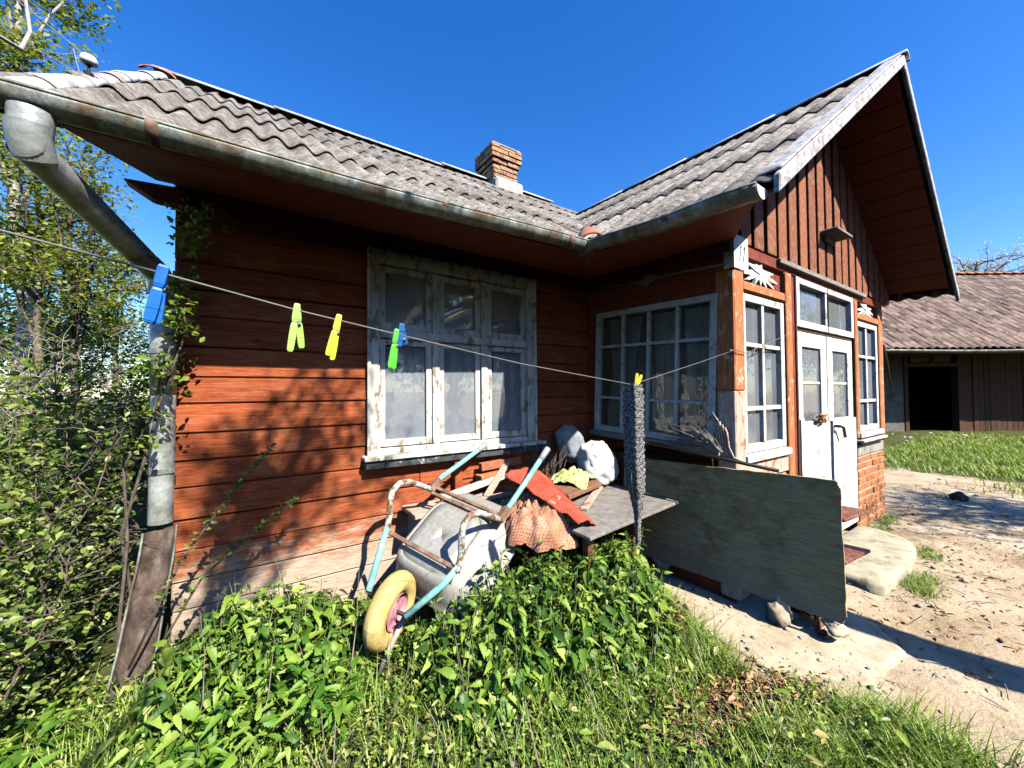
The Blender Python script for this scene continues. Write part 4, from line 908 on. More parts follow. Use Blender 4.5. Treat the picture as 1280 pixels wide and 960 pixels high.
mb = MB(); mb.obox((.10, -1.70, .147), (unit(V3(-.4, -.9, .0)), unit(V3(.9, -.4, 0)), V3(0, 0, 1)), (.09, .035, .02)); top(mb.build('tin', M['black'], bevel=.01), 'flattened black tin lying in the gap below the shelf unit', 'tin')
mb = MB()
for k, (a, b) in enumerate((((-.52, -.55, .17), (-.28, -.95, .14)), ((-.42, -.45, .20), (-.36, -.9, .15)), ((-.6, -.7, .14), (-.35, -1.02, .16)))):
    mb.tube([a, (V3(a)+V3(b))/2+V3(0, 0, .015), b], [.014, .016, .011], 7)
top(mb.build('sticks', M['greywood'], None, True), 'grey sticks lying in the weeds at the foot of the table', 'sticks')
# pole, broom and rope at the porch corner
BR = empty('twig_broom', (-.1, -1.2, 1.03), 'old twig broom lying along the top of the plywood back', 'broom')
mb = MB(); mb.tube([(-.125, -.78, 1.10), (-.125, -1.2, 1.062), (-.09, -1.66, 1.018)], .012, 8); mb.build('broom_handle', M['black'], BR, True)
mb = MB()
for k in range(70):
    p = V3(-.085+R.uniform(-.015, .015), -1.30+R.uniform(-.03, .03), 1.09); e = p+V3(R.uniform(-.02, .02), R.uniform(.08, .42), R.uniform(.0, .17))
    mb.tube([p, (p+e)/2+V3(0, 0, .02), e], [.003, .0025, .0015], 4)
mb.build('bristles', M['straw'], BR, True)
mb = MB()
for k in range(5):
    y = -1.285-.018*k; mb.tube([(-.05, y+.03, 1.33-.02*k), (-.055, y+.015, 1.22), (-.06, y, 1.12), (-.06, y-.03, 1.055), (-.055, y-.08, 1.04)], .0075, 7)
mb.tube([(-.05, -1.22, 1.30), (-.06, -1.25, 1.35), (-.055, -1.29, 1.28)], .006, 6)
top(mb.build('rope', M['plank'], None, True), 'coiled old rope hanging on the corner post of the porch', 'rope')
# tools hanging by the far corner of the porch
mb = MB(); mb.tube([(3.50, -1.30, 2.12), (3.62, -1.34, 2.02), (3.72, -1.36, 1.80), (3.78, -1.38, 1.40)], [.03, .025, .014, .01], 8); mb.tube([(3.47, -1.3, 2.18), (3.56, -1.3, 2.1), (3.60, -1.3, 1.98)], [.05, .06, .02], 8)
top(mb.build('scythe', M['black'], None, True), 'dark scythe hanging beyond the far corner of the porch', 'tool')
# open drain trough under the downpipe
TR = [(-3.078, -.125, .84), (-3.10, -.16, .62), (-3.135, -.235, .32), (-3.175, -.37, .09)]
mb = MB(); od = unit(V3(.12, -.95, .28)); sdv = unit(V3(1, .15, .12)); TRn = [V3(p) for p in TR]
def ftr(s, t):
    i = min(int(s*3), 2); p = TRn[i]+(TRn[i+1]-TRn[i])*(s*3-i); rr_ = .062+.012*s; a = math.pi*(1.0+t)
    return p+sdv*rr_*math.cos(a)+od*(rr_*.75*(math.sin(a)+.9)-.03)+V3(0, 0, .004*math.sin(20*s))
mb.grid(ftr, 12, 12); tro = mb.build('drain_trough', pmat('dark_rusty_trough', (.045, .03, .022), (.105, .072, .055), (.22, .17, .14), 7, (3, 3, 1.5), wear=(.03, .022, .018), wear_at=.55, wear_scale=9, wear_soft=.08, rough=.85, bump=.4), None, True, solid=.006)
top(tro, 'rusty open drain trough leaning below the downpipe', 'trough')
mb = MB()
for t in (0, 1): mb.tube([ftr(s, t)+od*.003+V3(.003*math.sin(9*s), 0, 0) for s in np.linspace(0, 1, 9)], .005, 6)
r_ = mb.build('rolled_rim', M['zincdark'], tro, True)

# ------------------------------------------------------------------ clothesline, pegs, scarf
LP = [(-4.9, -2.42, 2.02), (-2.9994, -1.9881, 1.7017), (-2.8332, -1.9523, 1.678), (-2.6525, -1.9132, 1.6500), (-2.4657, -1.8731, 1.6277), (-2.0754, -1.7893, 1.583), (-1.4035, -1.6452, 1.5285), (-.60, -1.477, 1.663), (-.035, -1.36, 1.763)]
mb = MB(); mb.tube(LP, .0016, 6); mb.tube([(-.036, -1.36, 1.763), (-.03, -1.40, 1.77), (.02, -1.41, 1.765), (.12, -1.40, 1.755)], .003, 6)
for k in range(4): mb.tube([(-.06+.012*k, -1.366, 1.745+.004*k), (-.055+.012*k, -1.38, 1.775), (-.05+.012*k, -1.355, 1.78)], .003, 5)
mb.tube([(.12, -1.40, 1.755), (.25, -1.405, 1.80), (.75, -1.402, 1.93)], .0022, 5).tube([(.18, -1.405, 1.74), (.22, -1.41, 1.80), (.27, -1.405, 1.77)], .004, 5)
top(mb.build('clothesline', M['line'], None, True), 'thin grey clothesline stretched across the garden to the porch corner post', 'clothesline')
mb = MB(); mb.tube([(-4.9, -2.42, .0), (-4.9, -2.42, 2.1)], [.05, .042], 10); top(mb.build('line_post', M['bark'], None, True), 'wooden post at the outer end of the clothesline', 'post')
PC = {'blue': plain('blue_peg_plastic', (.01, .13, .52), .35), 'navy': plain('dark_blue_peg_plastic', (.015, .10, .30), .35), 'pale': plain('pale_green_peg_plastic', (.36, .62, .12), .35),
      'green': plain('bright_green_peg_plastic', (.10, .50, .04), .35), 'yellow': plain('yellow_peg_plastic', (.70, .62, .04), .35)}
for mm in PC.values():
    pass
def peg(top_, ea, eb, col, label, wd=.0055, th_=.0032):
    top_, ea, eb = V3(top_), V3(ea), V3(eb); c = (top_+(ea+eb)/2)/2
    e = empty('clothes_peg', c, label, 'clothes peg', 'plastic pegs on the clothesline')
    vd = unit(CAM-top_)
    for q, off in ((ea, .004), (eb, -.004)):
        d = q-top_; ln = np.linalg.norm(d); d = d/ln; s_ = unit(np.cross(d, vd)); n = np.cross(s_, d)
        o = top_+n*off; mb = MB(); pr = [(-.06, .75, .6), (.0, 1, .9), (.30, .95, 1.), (.36, .7, .7), (.42, 1, 1.05), (.75, 1.05, .9), (.97, .9, .7), (1.0, .5, .5)]
        for (t0, w0, h0), (t1, w1, h1) in zip(pr[:-1], pr[1:]):
            P_ = lambda t, w_, h_, i, j: o+d*ln*t+s_*wd*w_*i+n*th_*h_*j
            mb.hexa([P_(t0, w0, h0, -1, -1), P_(t0, w0, h0, 1, -1), P_(t0, w0, h0, 1, 1), P_(t0, w0, h0, -1, 1), P_(t1, w1, h1, -1, -1), P_(t1, w1, h1, 1, -1), P_(t1, w1, h1, 1, 1), P_(t1, w1, h1, -1, 1)])
        mb.build('prong', PC[col], e, bevel=.0008)
    d = unit((ea+eb)/2-top_); s_ = unit(np.cross(d, vd)); mb = MB(); p = top_+d*.03
    mb.tube([p-s_*.007, p+s_*.007], .003, 8); mb.build('spring', M['wire'], e, True)
peg((-2.826, -1.951, 1.684), (-2.841, -1.952, 1.603), (-2.833, -1.952, 1.602), 'blue', 'large bright blue peg hanging beside the downpipe', .0068)
peg((-2.651, -1.913, 1.656), (-2.662, -1.914, 1.574), (-2.643, -1.910, 1.582), 'pale', 'pale green peg splayed open in front of the bare wall')
peg((-2.579, -1.898, 1.647), (-2.599, -1.900, 1.571), (-2.591, -1.898, 1.564), 'yellow', 'plain yellow peg hanging alone in front of the wall beside the pale green peg')
peg((-2.459, -1.872, 1.633), (-2.474, -1.873, 1.553), (-2.466, -1.873, 1.551), 'green', 'bright green peg hanging in front of the main window')
peg((-2.446, -1.868, 1.648), (-2.452, -1.869, 1.600), (-2.438, -1.868, 1.606), 'navy', 'dark blue peg tilted beside the bright green peg', .006)
peg((-1.408, -1.665, 1.500), (-1.398, -1.668, 1.575), (-1.375, -1.672, 1.570), 'yellow', 'yellow peg clipped upward on the top of the knitted scarf', .0062)
SC = empty('scarf', (-1.41, -1.66, .87), 'black and white flecked knitted scarf pegged on the clothesline', 'scarf')
def scarf(s, t):
    z = 1.530-.66*s
    sc_ = np.interp(s, [0, .1, .55, .66, .76, .82, .9, 1.], [.74, .82, .80, .68, .46, .32, .26, .2]); tw = .10*math.sin(5*s)
    c = V3(-1.407, -1.652, 0)+V3(.028, .004, 0)*np.interp(s, [0, .5, .8, 1], [0, .1, .8, .75])
    lp = [V3(-.013, .050, 0), V3(-.029, -.032, 0), V3(.043, -.034, 0), V3(.014, .030, 0), V3(-.013, .050, 0)]
    k = t*4; i = min(int(k), 3); f = k-i; p = lp[i]*(1-f)+lp[i+1]*f
    rib = 1+.06*math.sin(s*150+t*18)*(1 if s < .97 else 0); ca, sa = math.cos(tw), math.sin(tw); p = p*sc_*rib
    return V3(c[0]+p[0]*ca-p[1]*sa, c[1]+p[0]*sa+p[1]*ca, z+.012*math.sin(t*6.28*2)*(1 if s > .05 else 0))
mb = MB(); mb.grid(scarf, 150, 24); mb.build('knit_band', M['knit'], SC, True)
mb = MB(); mb.tube([(-1.435, -1.66, 1.17), (-1.437, -1.662, 1.12), (-1.43, -1.664, 1.065), (-1.415, -1.668, 1.05), (-1.402, -1.67, 1.07), (-1.402, -1.67, 1.13), (-1.405, -1.67, 1.18)], .0035, 6); mb.build('tie_loop', M['black'], SC, True)

# ------------------------------------------------------------------ barn across the yard
fh = unit(V3(fw[0], fw[1], 0)); rh = V3(fh[1], -fh[0], 0)
FB2 = (V3(CAM[0], CAM[1], 0), rh, V3(0, 0, 1), -fh)      # n = -depth
BA = empty('barn', (CAM[0]+rh[0]*15+fh[0]*14, CAM[1]+rh[1]*15+fh[1]*14, 0), 'long dark barn with a mottled clay tile roof across the yard', 'barn')
U0, U1, TD = 9.0, 21.5, 13.5
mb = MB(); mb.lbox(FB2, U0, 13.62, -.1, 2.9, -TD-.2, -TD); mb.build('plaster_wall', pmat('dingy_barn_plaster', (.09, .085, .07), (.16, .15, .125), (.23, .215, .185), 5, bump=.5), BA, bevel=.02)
mb = MB(); u = 15.62
while u < U1: mb.lbox(FB2, u, u+.185, -.1, 2.9, -TD-.06, -TD+R.uniform(-.01, .015)); u += .195
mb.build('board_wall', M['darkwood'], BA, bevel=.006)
mb = MB(); mb.lbox(FB2, 13.62, 13.76, -.1, 2.9, -TD-.2, -TD+.03).lbox(FB2, 15.48, 15.62, -.1, 2.9, -TD-.2, -TD+.03).lbox(FB2, 13.76, 15.48, 2.28, 2.42, -TD-.1, -TD+.02).lbox(FB2, 14.6, 14.7, 2.42, 2.9, -TD-.1, -TD+.01); mb.build('door_frame', M['darkwood'], BA, bevel=.01)
mb = MB(); mb.lbox(FB2, U0, U1, -.1, 3.0, -TD-4.2, -TD-4.0).lbox(FB2, U0, U0+.2, -.1, 3, -TD-4, -TD-.2).lbox(FB2, U1-.2, U1, -.1, 3, -TD-4, -TD-.2).lbox(FB2, U0, U1, 2.95, 3.0, -TD-4, -TD+1.2); mb.build('rear_wall', M['darkwood'], BA)
mb = MB(); mb.lbox(FB2, 13.9, 15.3, 2.45, 2.72, -TD-.05, -TD-.03); mb.build('over_door_board', M['greywood'], BA)
te, tr_, ze, zr_ = 11.9, 15.9, 2.73, 6.2
def tiles(u0_, u1_):
    cw_, n_ = .25, int((u1_-u0_)/.25); sl_len = math.hypot(tr_-te, zr_-ze); nr = int(sl_len/.30); V = []; Q = []
    d = V3(0, tr_-te, zr_-ze)/sl_len
    for r_ in range(nr):
        for c_ in range(n_):
            u = u0_+c_*cw_; lift = R.uniform(0, .03); jx = R.uniform(-.008, .008); base = len(V); sagz = -.10*math.sin(math.pi*(r_/nr))*math.sin(math.pi*min(1, max(0, (u-U0)/(U1-U0))))
            for k, e in enumerate((0, 0, 1)):
                for j in range(6):
                    a = j/5; h = .045*math.sin(math.pi*a*1.25)*(1 if a < .8 else .6)+(.045 if e == 0 else .012)+lift-(.03 if k == 0 else 0)
                    tt = (r_+e*1.12)*.30; V.append((u+jx+a*cw_*1.06, te+d[1]*tt, ze+d[2]*tt+h+sagz))
            for e in range(2):
                for j in range(5): p = base+e*6+j; Q.append((p, p+1, p+7, p+6))
    V = np.array(V); Wd_ = CAM[None]*np.array([[1, 1, 0]])+V[:, :1]*rh[None]+V[:, 1:2]*fh[None]+V[:, 2:]*np.array([[0, 0, 1.]])
    return Wd_, np.array(Q)
tvv, tq = tiles(U0-.3, U1+.3); btr = npmesh('roof', tvv, [tq], M['tile'], BA)
mb = MB(); mb.prism((V3(CAM[0], CAM[1], 0), fh, V3(0, 0, 1), rh), [(te+.05, ze-.04), (tr_, zr_-.05), (tr_+4, ze-.04)], U0-.2, U1+.2); mb.build('roof_core', M['darkwood'], BA)
mb = MB(); O, Uu, Vv, Nn = FB2
u = U0-.3
while u < U1+.3:
    p0_ = O+Uu*u+Vv*(zr_+.0)-Nn*tr_
    mb.grid(lambda s, t: p0_+Uu*(.4*s)+fh*.12*math.cos(math.pi*t)+V3(0, 0, .09*math.sin(math.pi*t)+.03-.015*s), 1, 6); u += .38
mb.build('ridge_tile', M['terracotta'], btr, True, solid=.01)
mb = MB(); mb.grid(lambda s, t: O+Uu*(U0-.2+(U1-U0+.4)*s)+fh*(te-.02+.09*math.cos(math.pi*(1+t)))+V3(0, 0, ze-.02+.09*math.sin(math.pi*(1+t))+.02*math.sin(s*11)), 30, 8); mb.build('gutter', M['zincdark'], BA, True, solid=.01)

# ------------------------------------------------------------------ plants
def rdir(n, zmin=-1, zmax=1):
    z = NR.uniform(zmin, zmax, n); a = NR.uniform(0, 2*np.pi, n); r_ = np.sqrt(np.maximum(0, 1-z*z)); return np.stack([r_*np.cos(a), r_*np.sin(a), z], 1)
UPV = np.array([0, 0, 1.])
def bent(a, b, n, wob):
    a, b = V3(a), V3(b); ln = np.linalg.norm(b-a); p = [a]
    o = V3(0, 0, 0)
    for i in range(1, n): o = o+V3(*(R.uniform(-1, 1) for _ in range(3)))*wob*ln/n; p.append(a+(b-a)*i/n+o+V3(0, 0, .06*ln*math.sin(math.pi*i/n)))
    p.append(b+o*.5); return p
def tree(name, label, base, th_, cc, rad, nlimb, nl, leafL, lmat, bmat, tr0, group=None, cat='tree', twigs=5, spread=.16, tmpl=None, trunk_top=None, skip=None, cl=1., lk=.35):
    base = V3(base); cc = V3(cc); rad = V3(rad); e = empty(name, base, label, cat, group)
    mb = MB(); tp = V3(trunk_top) if trunk_top is not None else V3(cc[0], cc[1], cc[2]+rad[2]*.5)
    tpts = bent(base-V3(0, 0, .1), tp, 8, .12); tr_ = np.linspace(tr0, tr0*.25, len(tpts)); mb.tube(tpts, list(tr_), 9)
    tips = []
    for i in range(nlimb):
        k = R.uniform(lk, .98)*(len(tpts)-1); j = int(k); s0 = tpts[j]+(tpts[min(j+1, len(tpts)-1)]-tpts[j])*(k-j)
        d = rdir(1)[0]*(R.random()**.4); tgt = cc+d*rad
        if tgt[2] < s0[2]-.2*rad[2]: tgt[2] = s0[2]+R.uniform(-.1, .3)*rad[2]
        L = bent(s0, tgt, 6, .3); mb.tube(L, list(np.linspace(max(.006, tr0*.32), .004+tr0*.03, len(L))), 6)
        for q in L[2:]:
            for _ in range(twigs):
                t_ = q+rdir(1, -.4, .9)[0]*R.uniform(.15, .5)*float(np.mean(rad))*.55
                tw = bent(q, t_, 3, .35); mb.tube(tw, list(np.linspace(.004+tr0*.03, .0025, len(tw))), 4, cap=False); tips += [tw[1], tw[2], tw[3], tw[3]]
    mb.build('trunk', bmat, e, True)
    tips = np.array(tips); k = NR.integers(0, len(tips), nl); P = tips[k]+NR.normal(0, spread*float(np.mean(rad))*.5*cl, (nl, 3))
    if skip is not None: P = P[~skip(P)]
    n = len(P); D = rdir(n, -.8, .7)
    o = leaves('crown', P, D, UPV+NR.normal(0, .5, (n, 3)), leafL*NR.uniform(.6, 1.25, n), NR.uniform(.8, 1.15, n), tmpl or T_oval(), lmat, e)
    return e
def shrub(name, label, base, nst, h, spread, nl, leafL, lmat, bmat, group=None, lean=(0, 0), cluster=.05, skip=None, twl=.3, cat='shrub', thick=.009):
    base = V3(base); e = empty(name, base, label, cat, group); mb = MB(); nodes = []
    for i in range(nst):
        b = base+V3(R.uniform(-.15, .15)*spread*2, R.uniform(-.15, .15)*spread*2, -.03); a = R.uniform(0, 6.28); q = R.random()**.6
        t_ = base+V3(math.cos(a)*spread*q+lean[0], math.sin(a)*spread*q+lean[1], h*R.uniform(.55, 1.))
        L = bent(b, t_, 8, .3); mb.tube(L, list(np.linspace(thick*R.uniform(.7, 1.3), .002, len(L))), 6)
        for j, p in enumerate(L[1:]):
            nodes.append(p)
            for _ in range(3):
                d = unit(V3(R.uniform(-1, 1), R.uniform(-1, 1), R.uniform(-.3, .9)))*twl*R.uniform(.3, 1.)
                tw = bent(p, p+d, 4, .3); mb.tube(tw, list(np.linspace(.0035, .0013, len(tw))), 4, cap=False); nodes += [tw[1], tw[2], tw[3], tw[4], tw[4]]
    mb.build('stem', bmat, e, True)
    nodes = np.array(nodes); P = nodes[NR.integers(0, len(nodes), nl)]+NR.normal(0, cluster, (nl, 3))
    m = P[:, 2] > .05
    if skip is not None: m &= ~skip(P)
    P = P[m]; n = len(P); D = rdir(n, -.35, .95)
    leaves('foliage', P, D, UPV+NR.normal(0, .45, (n, 3)), leafL*NR.uniform(.55, 1.3, n), NR.uniform(.8, 1.15, n), T_oval(.62, .2, .15), lmat, e)
    return e
inwall = lambda P: ((P[:, 0] > -3.10) & (P[:, 1] > -.05)) | ((P[:, 0] > -3.23+.0*P[:, 2]) & (P[:, 1] > -.9))
sapl = lambda P: ((P[:, 0] > -3.10) & (P[:, 1] > -.05)) | (P[:, 2] < 1.25)
# near shrubs at the left corner of the house
shrub('shrub', 'dense small leaved shrub in front of the drain trough at the left edge', (-3.50, -.02, .06), 17, 1.28, .36, 3300, .036, M['shrub'], M['bark'], 'shrubs beside the house corner', (.0, .0), .028, inwall, .22)
shrub('shrub', 'dark leafy shrub behind the downpipe reaching up the house corner', (-3.55, .62, .06), 14, 1.75, .45, 3000, .042, M['shrub'], M['bark'], 'shrubs beside the house corner', (0, 0), .035, inwall, .28)
shrub('shrub', 'low dark shrub below the drain trough at the lower left', (-3.56, -.36, .06), 12, .80, .30, 2300, .038, M['shrub'], M['bark'], 'shrubs beside the house corner', (.0, 0), .026, inwall, .18)
shrub('sapling', 'slender sapling with fresh leaves rising in front of the downpipe', (-3.24, -.12, .08), 3, 2.25, .07, 1500, .034, M['midbush'], M['bark'], None, (.26, -.06), .024, sapl, .15, 'sapling', .008)
# two loose sprays reaching across the wall
for lab, pts, n in (('long thin leafy shoot reaching up across the red wall', [(-3.15, -.32, .30), (-2.98, -.30, .72), (-2.78, -.28, 1.02), (-2.60, -.27, 1.24)], 170),
                    ('short leafy shoot low on the wall pointing toward the wheelbarrow', [(-3.12, -.30, .22), (-2.90, -.28, .62), (-2.62, -.26, .84), (-2.50, -.26, .93)], 120)):
    e = empty('shoot', pts[0], lab, 'shoot', 'shoots crossing the wall'); mb = MB(); mb.tube(pts, [.006, .005, .004, .002], 6)
    t = NR.uniform(.2, 1, n)*(len(pts)-1.001); i = t.astype(int); Pa = np.array(pts); P = Pa[i]+(Pa[i+1]-Pa[i])*(t-i)[:, None]
    mb.build('stem', M['bark'], e, True); D = rdir(n, -.3, .8)
    leaves('foliage', P, D, UPV+NR.normal(0, .5, (n, 3)), NR.uniform(.02, .038, n), NR.uniform(.8, 1.1, n), T_oval(), M['shrub'], e)
# bushes and trees beyond the left end of the house
lim = lambda P: (P[:, 0] > -3.55) & (P[:, 1] > -.3)
shrub('bush', 'bright green bush growing behind the dark shrubs', (-4.15, 1.9, .05), 16, 1.55, .6, 4200, .055, M['midbush'], M['bark'], 'bushes behind the house corner', (0, 0), .06, lim, .3, 'bush')
shrub('bush', 'twiggy brownish bush with few leaves in the middle distance', (-4.7, 4.2, .05), 22, 2.6, .9, 1300, .055, M['spring'], M['barkpale'], 'bushes behind the house corner', (0, 0), .1, lim, .7, 'bush', .012)
shrub('bush', 'rounded dark green bush close to the end wall of the house', (-4.05, 5.0, .05), 16, 2.5, .55, 3200, .07, M['darkleaf'], M['bark'], 'bushes behind the house corner', (0, 0), .1, lim, .4, 'bush')
shrub('bush', 'broad green bush filling the far left of the garden', (-5.9, 6.5, .05), 20, 2.3, 1.1, 4200, .075, M['midbush'], M['bark'], 'bushes behind the house corner', (0, 0), .12, lim, .5, 'bush')
tree('tree', 'tall narrow tree with yellow green leaves rising at the top left corner', (-5.6, 6.3, 0), 9, (-5.55, 6.2, 7.4), (.75, .8, 3.4), 24, 9500, .085, M['spring'], M['barkpale'], .09, 'trees beyond the left end of the house', twigs=3, trunk_top=(-5.5, 6.2, 10.5))
tree('tree', 'thin twiggy tree with sparse leaves behind the slanting downpipe', (-4.3, 3.9, 0), 5, (-4.25, 3.8, 3.5), (.5, .7, 1.5), 18, 3600, .05, M['spring'], M['bark'], .045, 'trees beyond the left end of the house', skip=lim, twigs=3)
tree('tree', 'multi branched tree with small yellowish leaves left of the downpipe', (-5.1, 5.0, 0), 6, (-5.05, 4.9, 3.6), (.85, .9, 1.9), 22, 7000, .06, M['spring'], M['bark'], .06, 'trees beyond the left end of the house', twigs=3)
tree('tree', 'darker tree farther off between the trunks on the left', (-7.8, 13, 0), 8, (-7.7, 13, 4.2), (1.7, 1.8, 3.0), 24, 6500, .12, M['darkleaf'], M['bark'], .12, 'trees beyond the left end of the house', twigs=3)
tree('tree', 'pale leaved tree far off beside the end of the house', (-6.3, 14.5, 0), 8, (-6.2, 14.5, 4.2), (1.2, 1.5, 2.6), 20, 6500, .11, M['spring'], M['bark'], .1, 'trees beyond the left end of the house', twigs=3)
tree('tree', 'round dark tree low on the horizon beside the house', (-10.5, 26, 0), 8, (-10.5, 26, 2.8), (3.2, 2.5, 2.6), 26, 7000, .2, M['darkleaf'], M['bark'], .15, 'trees beyond the left end of the house', twigs=4)
# a bare bough at the top left
mb = MB(); mb.tube([(-3.64, -.2, 3.02), (-3.60, .02, 3.10), (-3.635, .22, 3.32), (-3.70, .35, 3.62), (-3.72, .5, 3.95)], [.008, .009, .008, .007, .006], 7)
top(mb.build('bough', M['barkpale'], None, True), 'curved bare pale bough at the top left corner above the gutter', 'branch')
# blossom tree behind the barn
bc = CAM+rh*19.5+fh*17.5
def at2(u, t, z): p = CAM+rh*u+fh*t; return (p[0], p[1], z)
tree('blossom_tree', 'white blossoming fruit tree showing above the barn roof', at2(24.2, 20, 0), 8, at2(24.2, 20, 7.4), (2.3, 2.3, 1.5), 34, 3800, .10, M['blossom'], M['bark'], .16, None, twigs=4, spread=.2, cl=.5)
# trees standing behind the photographer: they throw the dappled shade
tree('fruit_tree', 'sparse young fruit tree behind the camera shading the red wall', (-5.0, -6.6, 0), 6, (-1.80, -4.35, 5.42), (.78, .4, .64), 34, 1000, .062, M['midbush'], M['bark'], .05, None, twigs=3, trunk_top=(-1.7, -4.4, 5.7), spread=.10, lk=.84)
tree('fruit_tree', 'large bare fruit tree off to the right shading the yard', (6.5, -8.2, 0), 7, (5.3, -6.4, 4.75), (2.1, .8, .72), 44, 2600, .075, M['midbush'], M['bark'], .13, None, twigs=4)
mb = MB(); mb.box(.72, .98, -4.75, -4.62, 0, 3.35); top(mb.build('shadow_post', M['greywood'], bevel=.01), 'tall unseen post added to cast the strip of shade on the yard', 'post')  # out of view, put in for the strip of shade it casts

for i, (x, y, h, rr) in enumerate(((-15, -12, 8, 3.4), (-9.5, -15, 9, 3.6), (-3.5, -16.5, 9, 3.8), (2.5, -17, 9.5, 3.8), (9, -17, 9, 3.8), (16, -16, 10, 4.2), (-17, -5, 8, 3.2), (24, -13, 10, 4.2), (6, -19, 7, 3.6), (12.5, -18.5, 7, 3.6), (-.5, -19, 7, 3.6), (31, -9, 8, 4.), (20, -18, 8, 4.), (38, -6.5, 8, 4.))):  # row added out of view to block low sky light and fill pane reflections
    tree('tree', 'leafy unseen tree added behind the camera to block low sky light', (x, y, 0), h, (x, y, h*.5), (rr, rr*.8, h*.52), 22, 5200, .42, M['darkleaf'], M['bark'], .16, 'added row of trees behind the camera', twigs=3, spread=.3)
# ---- ground cover
def scatter(n, x0, x1, y0, y1, dens=None):
    P = np.stack([NR.uniform(x0, x1, n), NR.uniform(y0, y1, n)], 1)
    m = ~((P[:, 0] > -3.06) & (P[:, 1] > -.06))
    if dens is not None: m &= NR.random(n) < dens(P[:, 0], P[:, 1])
    return P[m]
sm = lambda a, b, x: np.clip((x-a)/(b-a), 0, 1)
# nettles
def nh(x, y):   # clump height
    h = .49*np.exp(-((x+1.12)/.52)**2-((y+1.08)/.30)**2)+.36*np.exp(-((x+2.55)/.42)**2-((y+.38)/.30)**2)+.20*np.exp(-((x+1.70)/.46)**2-((y+.93)/.27)**2)*2.0+.24*np.exp(-((x+2.9)/.4)**2-((y+.55)/.3)**2)+.24*np.exp(-((x+.72)/.26)**2-((y+1.0)/.28)**2)
    return h
clearz = lambda x, y: (x < -2.97+.25*(y+.3)*(y < -.3)) & (x > -3.34) & (y > -.85) & (y < -.1)
drypatch = lambda x, y: (((x+.80)/.30)**2+((y+1.78)/.11)**2 < 1)
wheel = lambda x, y: (((x+2.17)**2+(y+.86)**2) < .20**2)
P2_ = scatter(3000, -3.3, -.42, -1.75, -.05, lambda x, y: (nh(x, y) > .13)*(x < bnd(y)-.02)*~wheel(x, y)*~clearz(x, y))
P2_ = P2_[:1000]
LPs, LD, LU, LL, stems = [], [], [], [], MB()
for (x, y) in P2_:
    h = float(nh(x, y))*R.uniform(.75, 1.12); b = V3(x, y, float(gz(x, y))-.02); tp_ = b+V3(R.uniform(-.1, .1)*h*2, R.uniform(-.1, .08)*h*2-.05*h, h)
    stems.tube([b, (b+tp_)/2+V3(R.uniform(-.02, .02), R.uniform(-.02, .02), 0), tp_], [.0035, .003, .0018], 4, cap=False)
    nn = max(3, int(h/.055)); a0 = R.uniform(0, 6.28)
    for k in range(nn):
        t = .25+.75*(k+.5)/nn; p = b+(tp_-b)*t
        for s_ in (0, math.pi):
            a = a0+s_+k*1.57+R.uniform(-.3, .3); tip = (k/nn) > .8
            LPs.append(p+V3(math.cos(a), math.sin(a), .2)*.012); LD.append((math.cos(a), math.sin(a), R.uniform(-.85, .3)+(.8 if tip else 0))); LL.append(min(.1, .05*math.exp(R.gauss(.12, .32)))*(.6 if tip else 1.)); LU.append((R.gauss(0, .45), R.gauss(0, .45), 1))
nst_ = stems.build('nettle_stems', M['stemgreen'], None); tag(nst_, 'green stems of the nettle patch in front of the house', 'stems', None, 'stuff')
o = leaves('nettles', LPs, LD, LU, np.array(LL), NR.uniform(.85, 1.1, len(LPs)), T_serr(.50, .22, .35), M['nettle']); tag(o, 'dense nettle patch in front of the wheelbarrow and table', 'nettles', None, 'stuff')
# low weeds
Pw = scatter(9000, -3.6, .3, -2.7, -.1, lambda x, y: (x < bnd(y)-.03)*(nh(x, y) < .42)*~drypatch(x, y)*(.35+.65*(NR.random(len(x)) < .6)))
c = Pw[NR.integers(0, len(Pw), 2300)]
P = np.concatenate([c+NR.normal(0, .035, c.shape) for _ in range(5)]); P = P[(P[:, 0] < bnd(P[:, 1])) & ~drypatch(P[:, 0], P[:, 1])]
n = len(P); hz = np.abs(NR.normal(.045, .05, n))+.012
P = np.column_stack([P, gz(P[:, 0], P[:, 1])+hz]); D = rdir(n, -.5, .95)
o = leaves('weeds', P, D, UPV+NR.normal(0, .75, (n, 3)), np.minimum(.07, .022*np.exp(NR.normal(.15, .45, n))), NR.uniform(.75, 1.1, n), T_oval(.42, .22, .3), M['weed']); tag(o, 'low mixed weeds covering the foreground', 'weeds', None, 'stuff')
# tiny round leaves close to the soil
Pc = scatter(26000, -3.5, .3, -2.6, -.15, lambda x, y: (x < bnd(y)-.02)*(nh(x, y) < .3)*~drypatch(x, y)*(np.sin(x*6+1)*np.sin(y*7+x*3) > -.55)); n = len(Pc)
o = leaves('clover', np.column_stack([Pc, gz(Pc[:, 0], Pc[:, 1])+np.abs(NR.normal(.02, .02, n))]), rdir(n, -.1, .5), UPV+NR.normal(0, .45, (n, 3)), NR.uniform(.010, .024, n), NR.uniform(.9, 1.2, n), T_oval(.75, .15, .15), leafmat('clover_leaf', [(.05, .13, .018), (.13, .25, .03), (.27, .4, .055), (.42, .5, .13)], .25)); tag(o, 'tiny round leaves close to the soil between the weeds', 'clover', None, 'stuff')
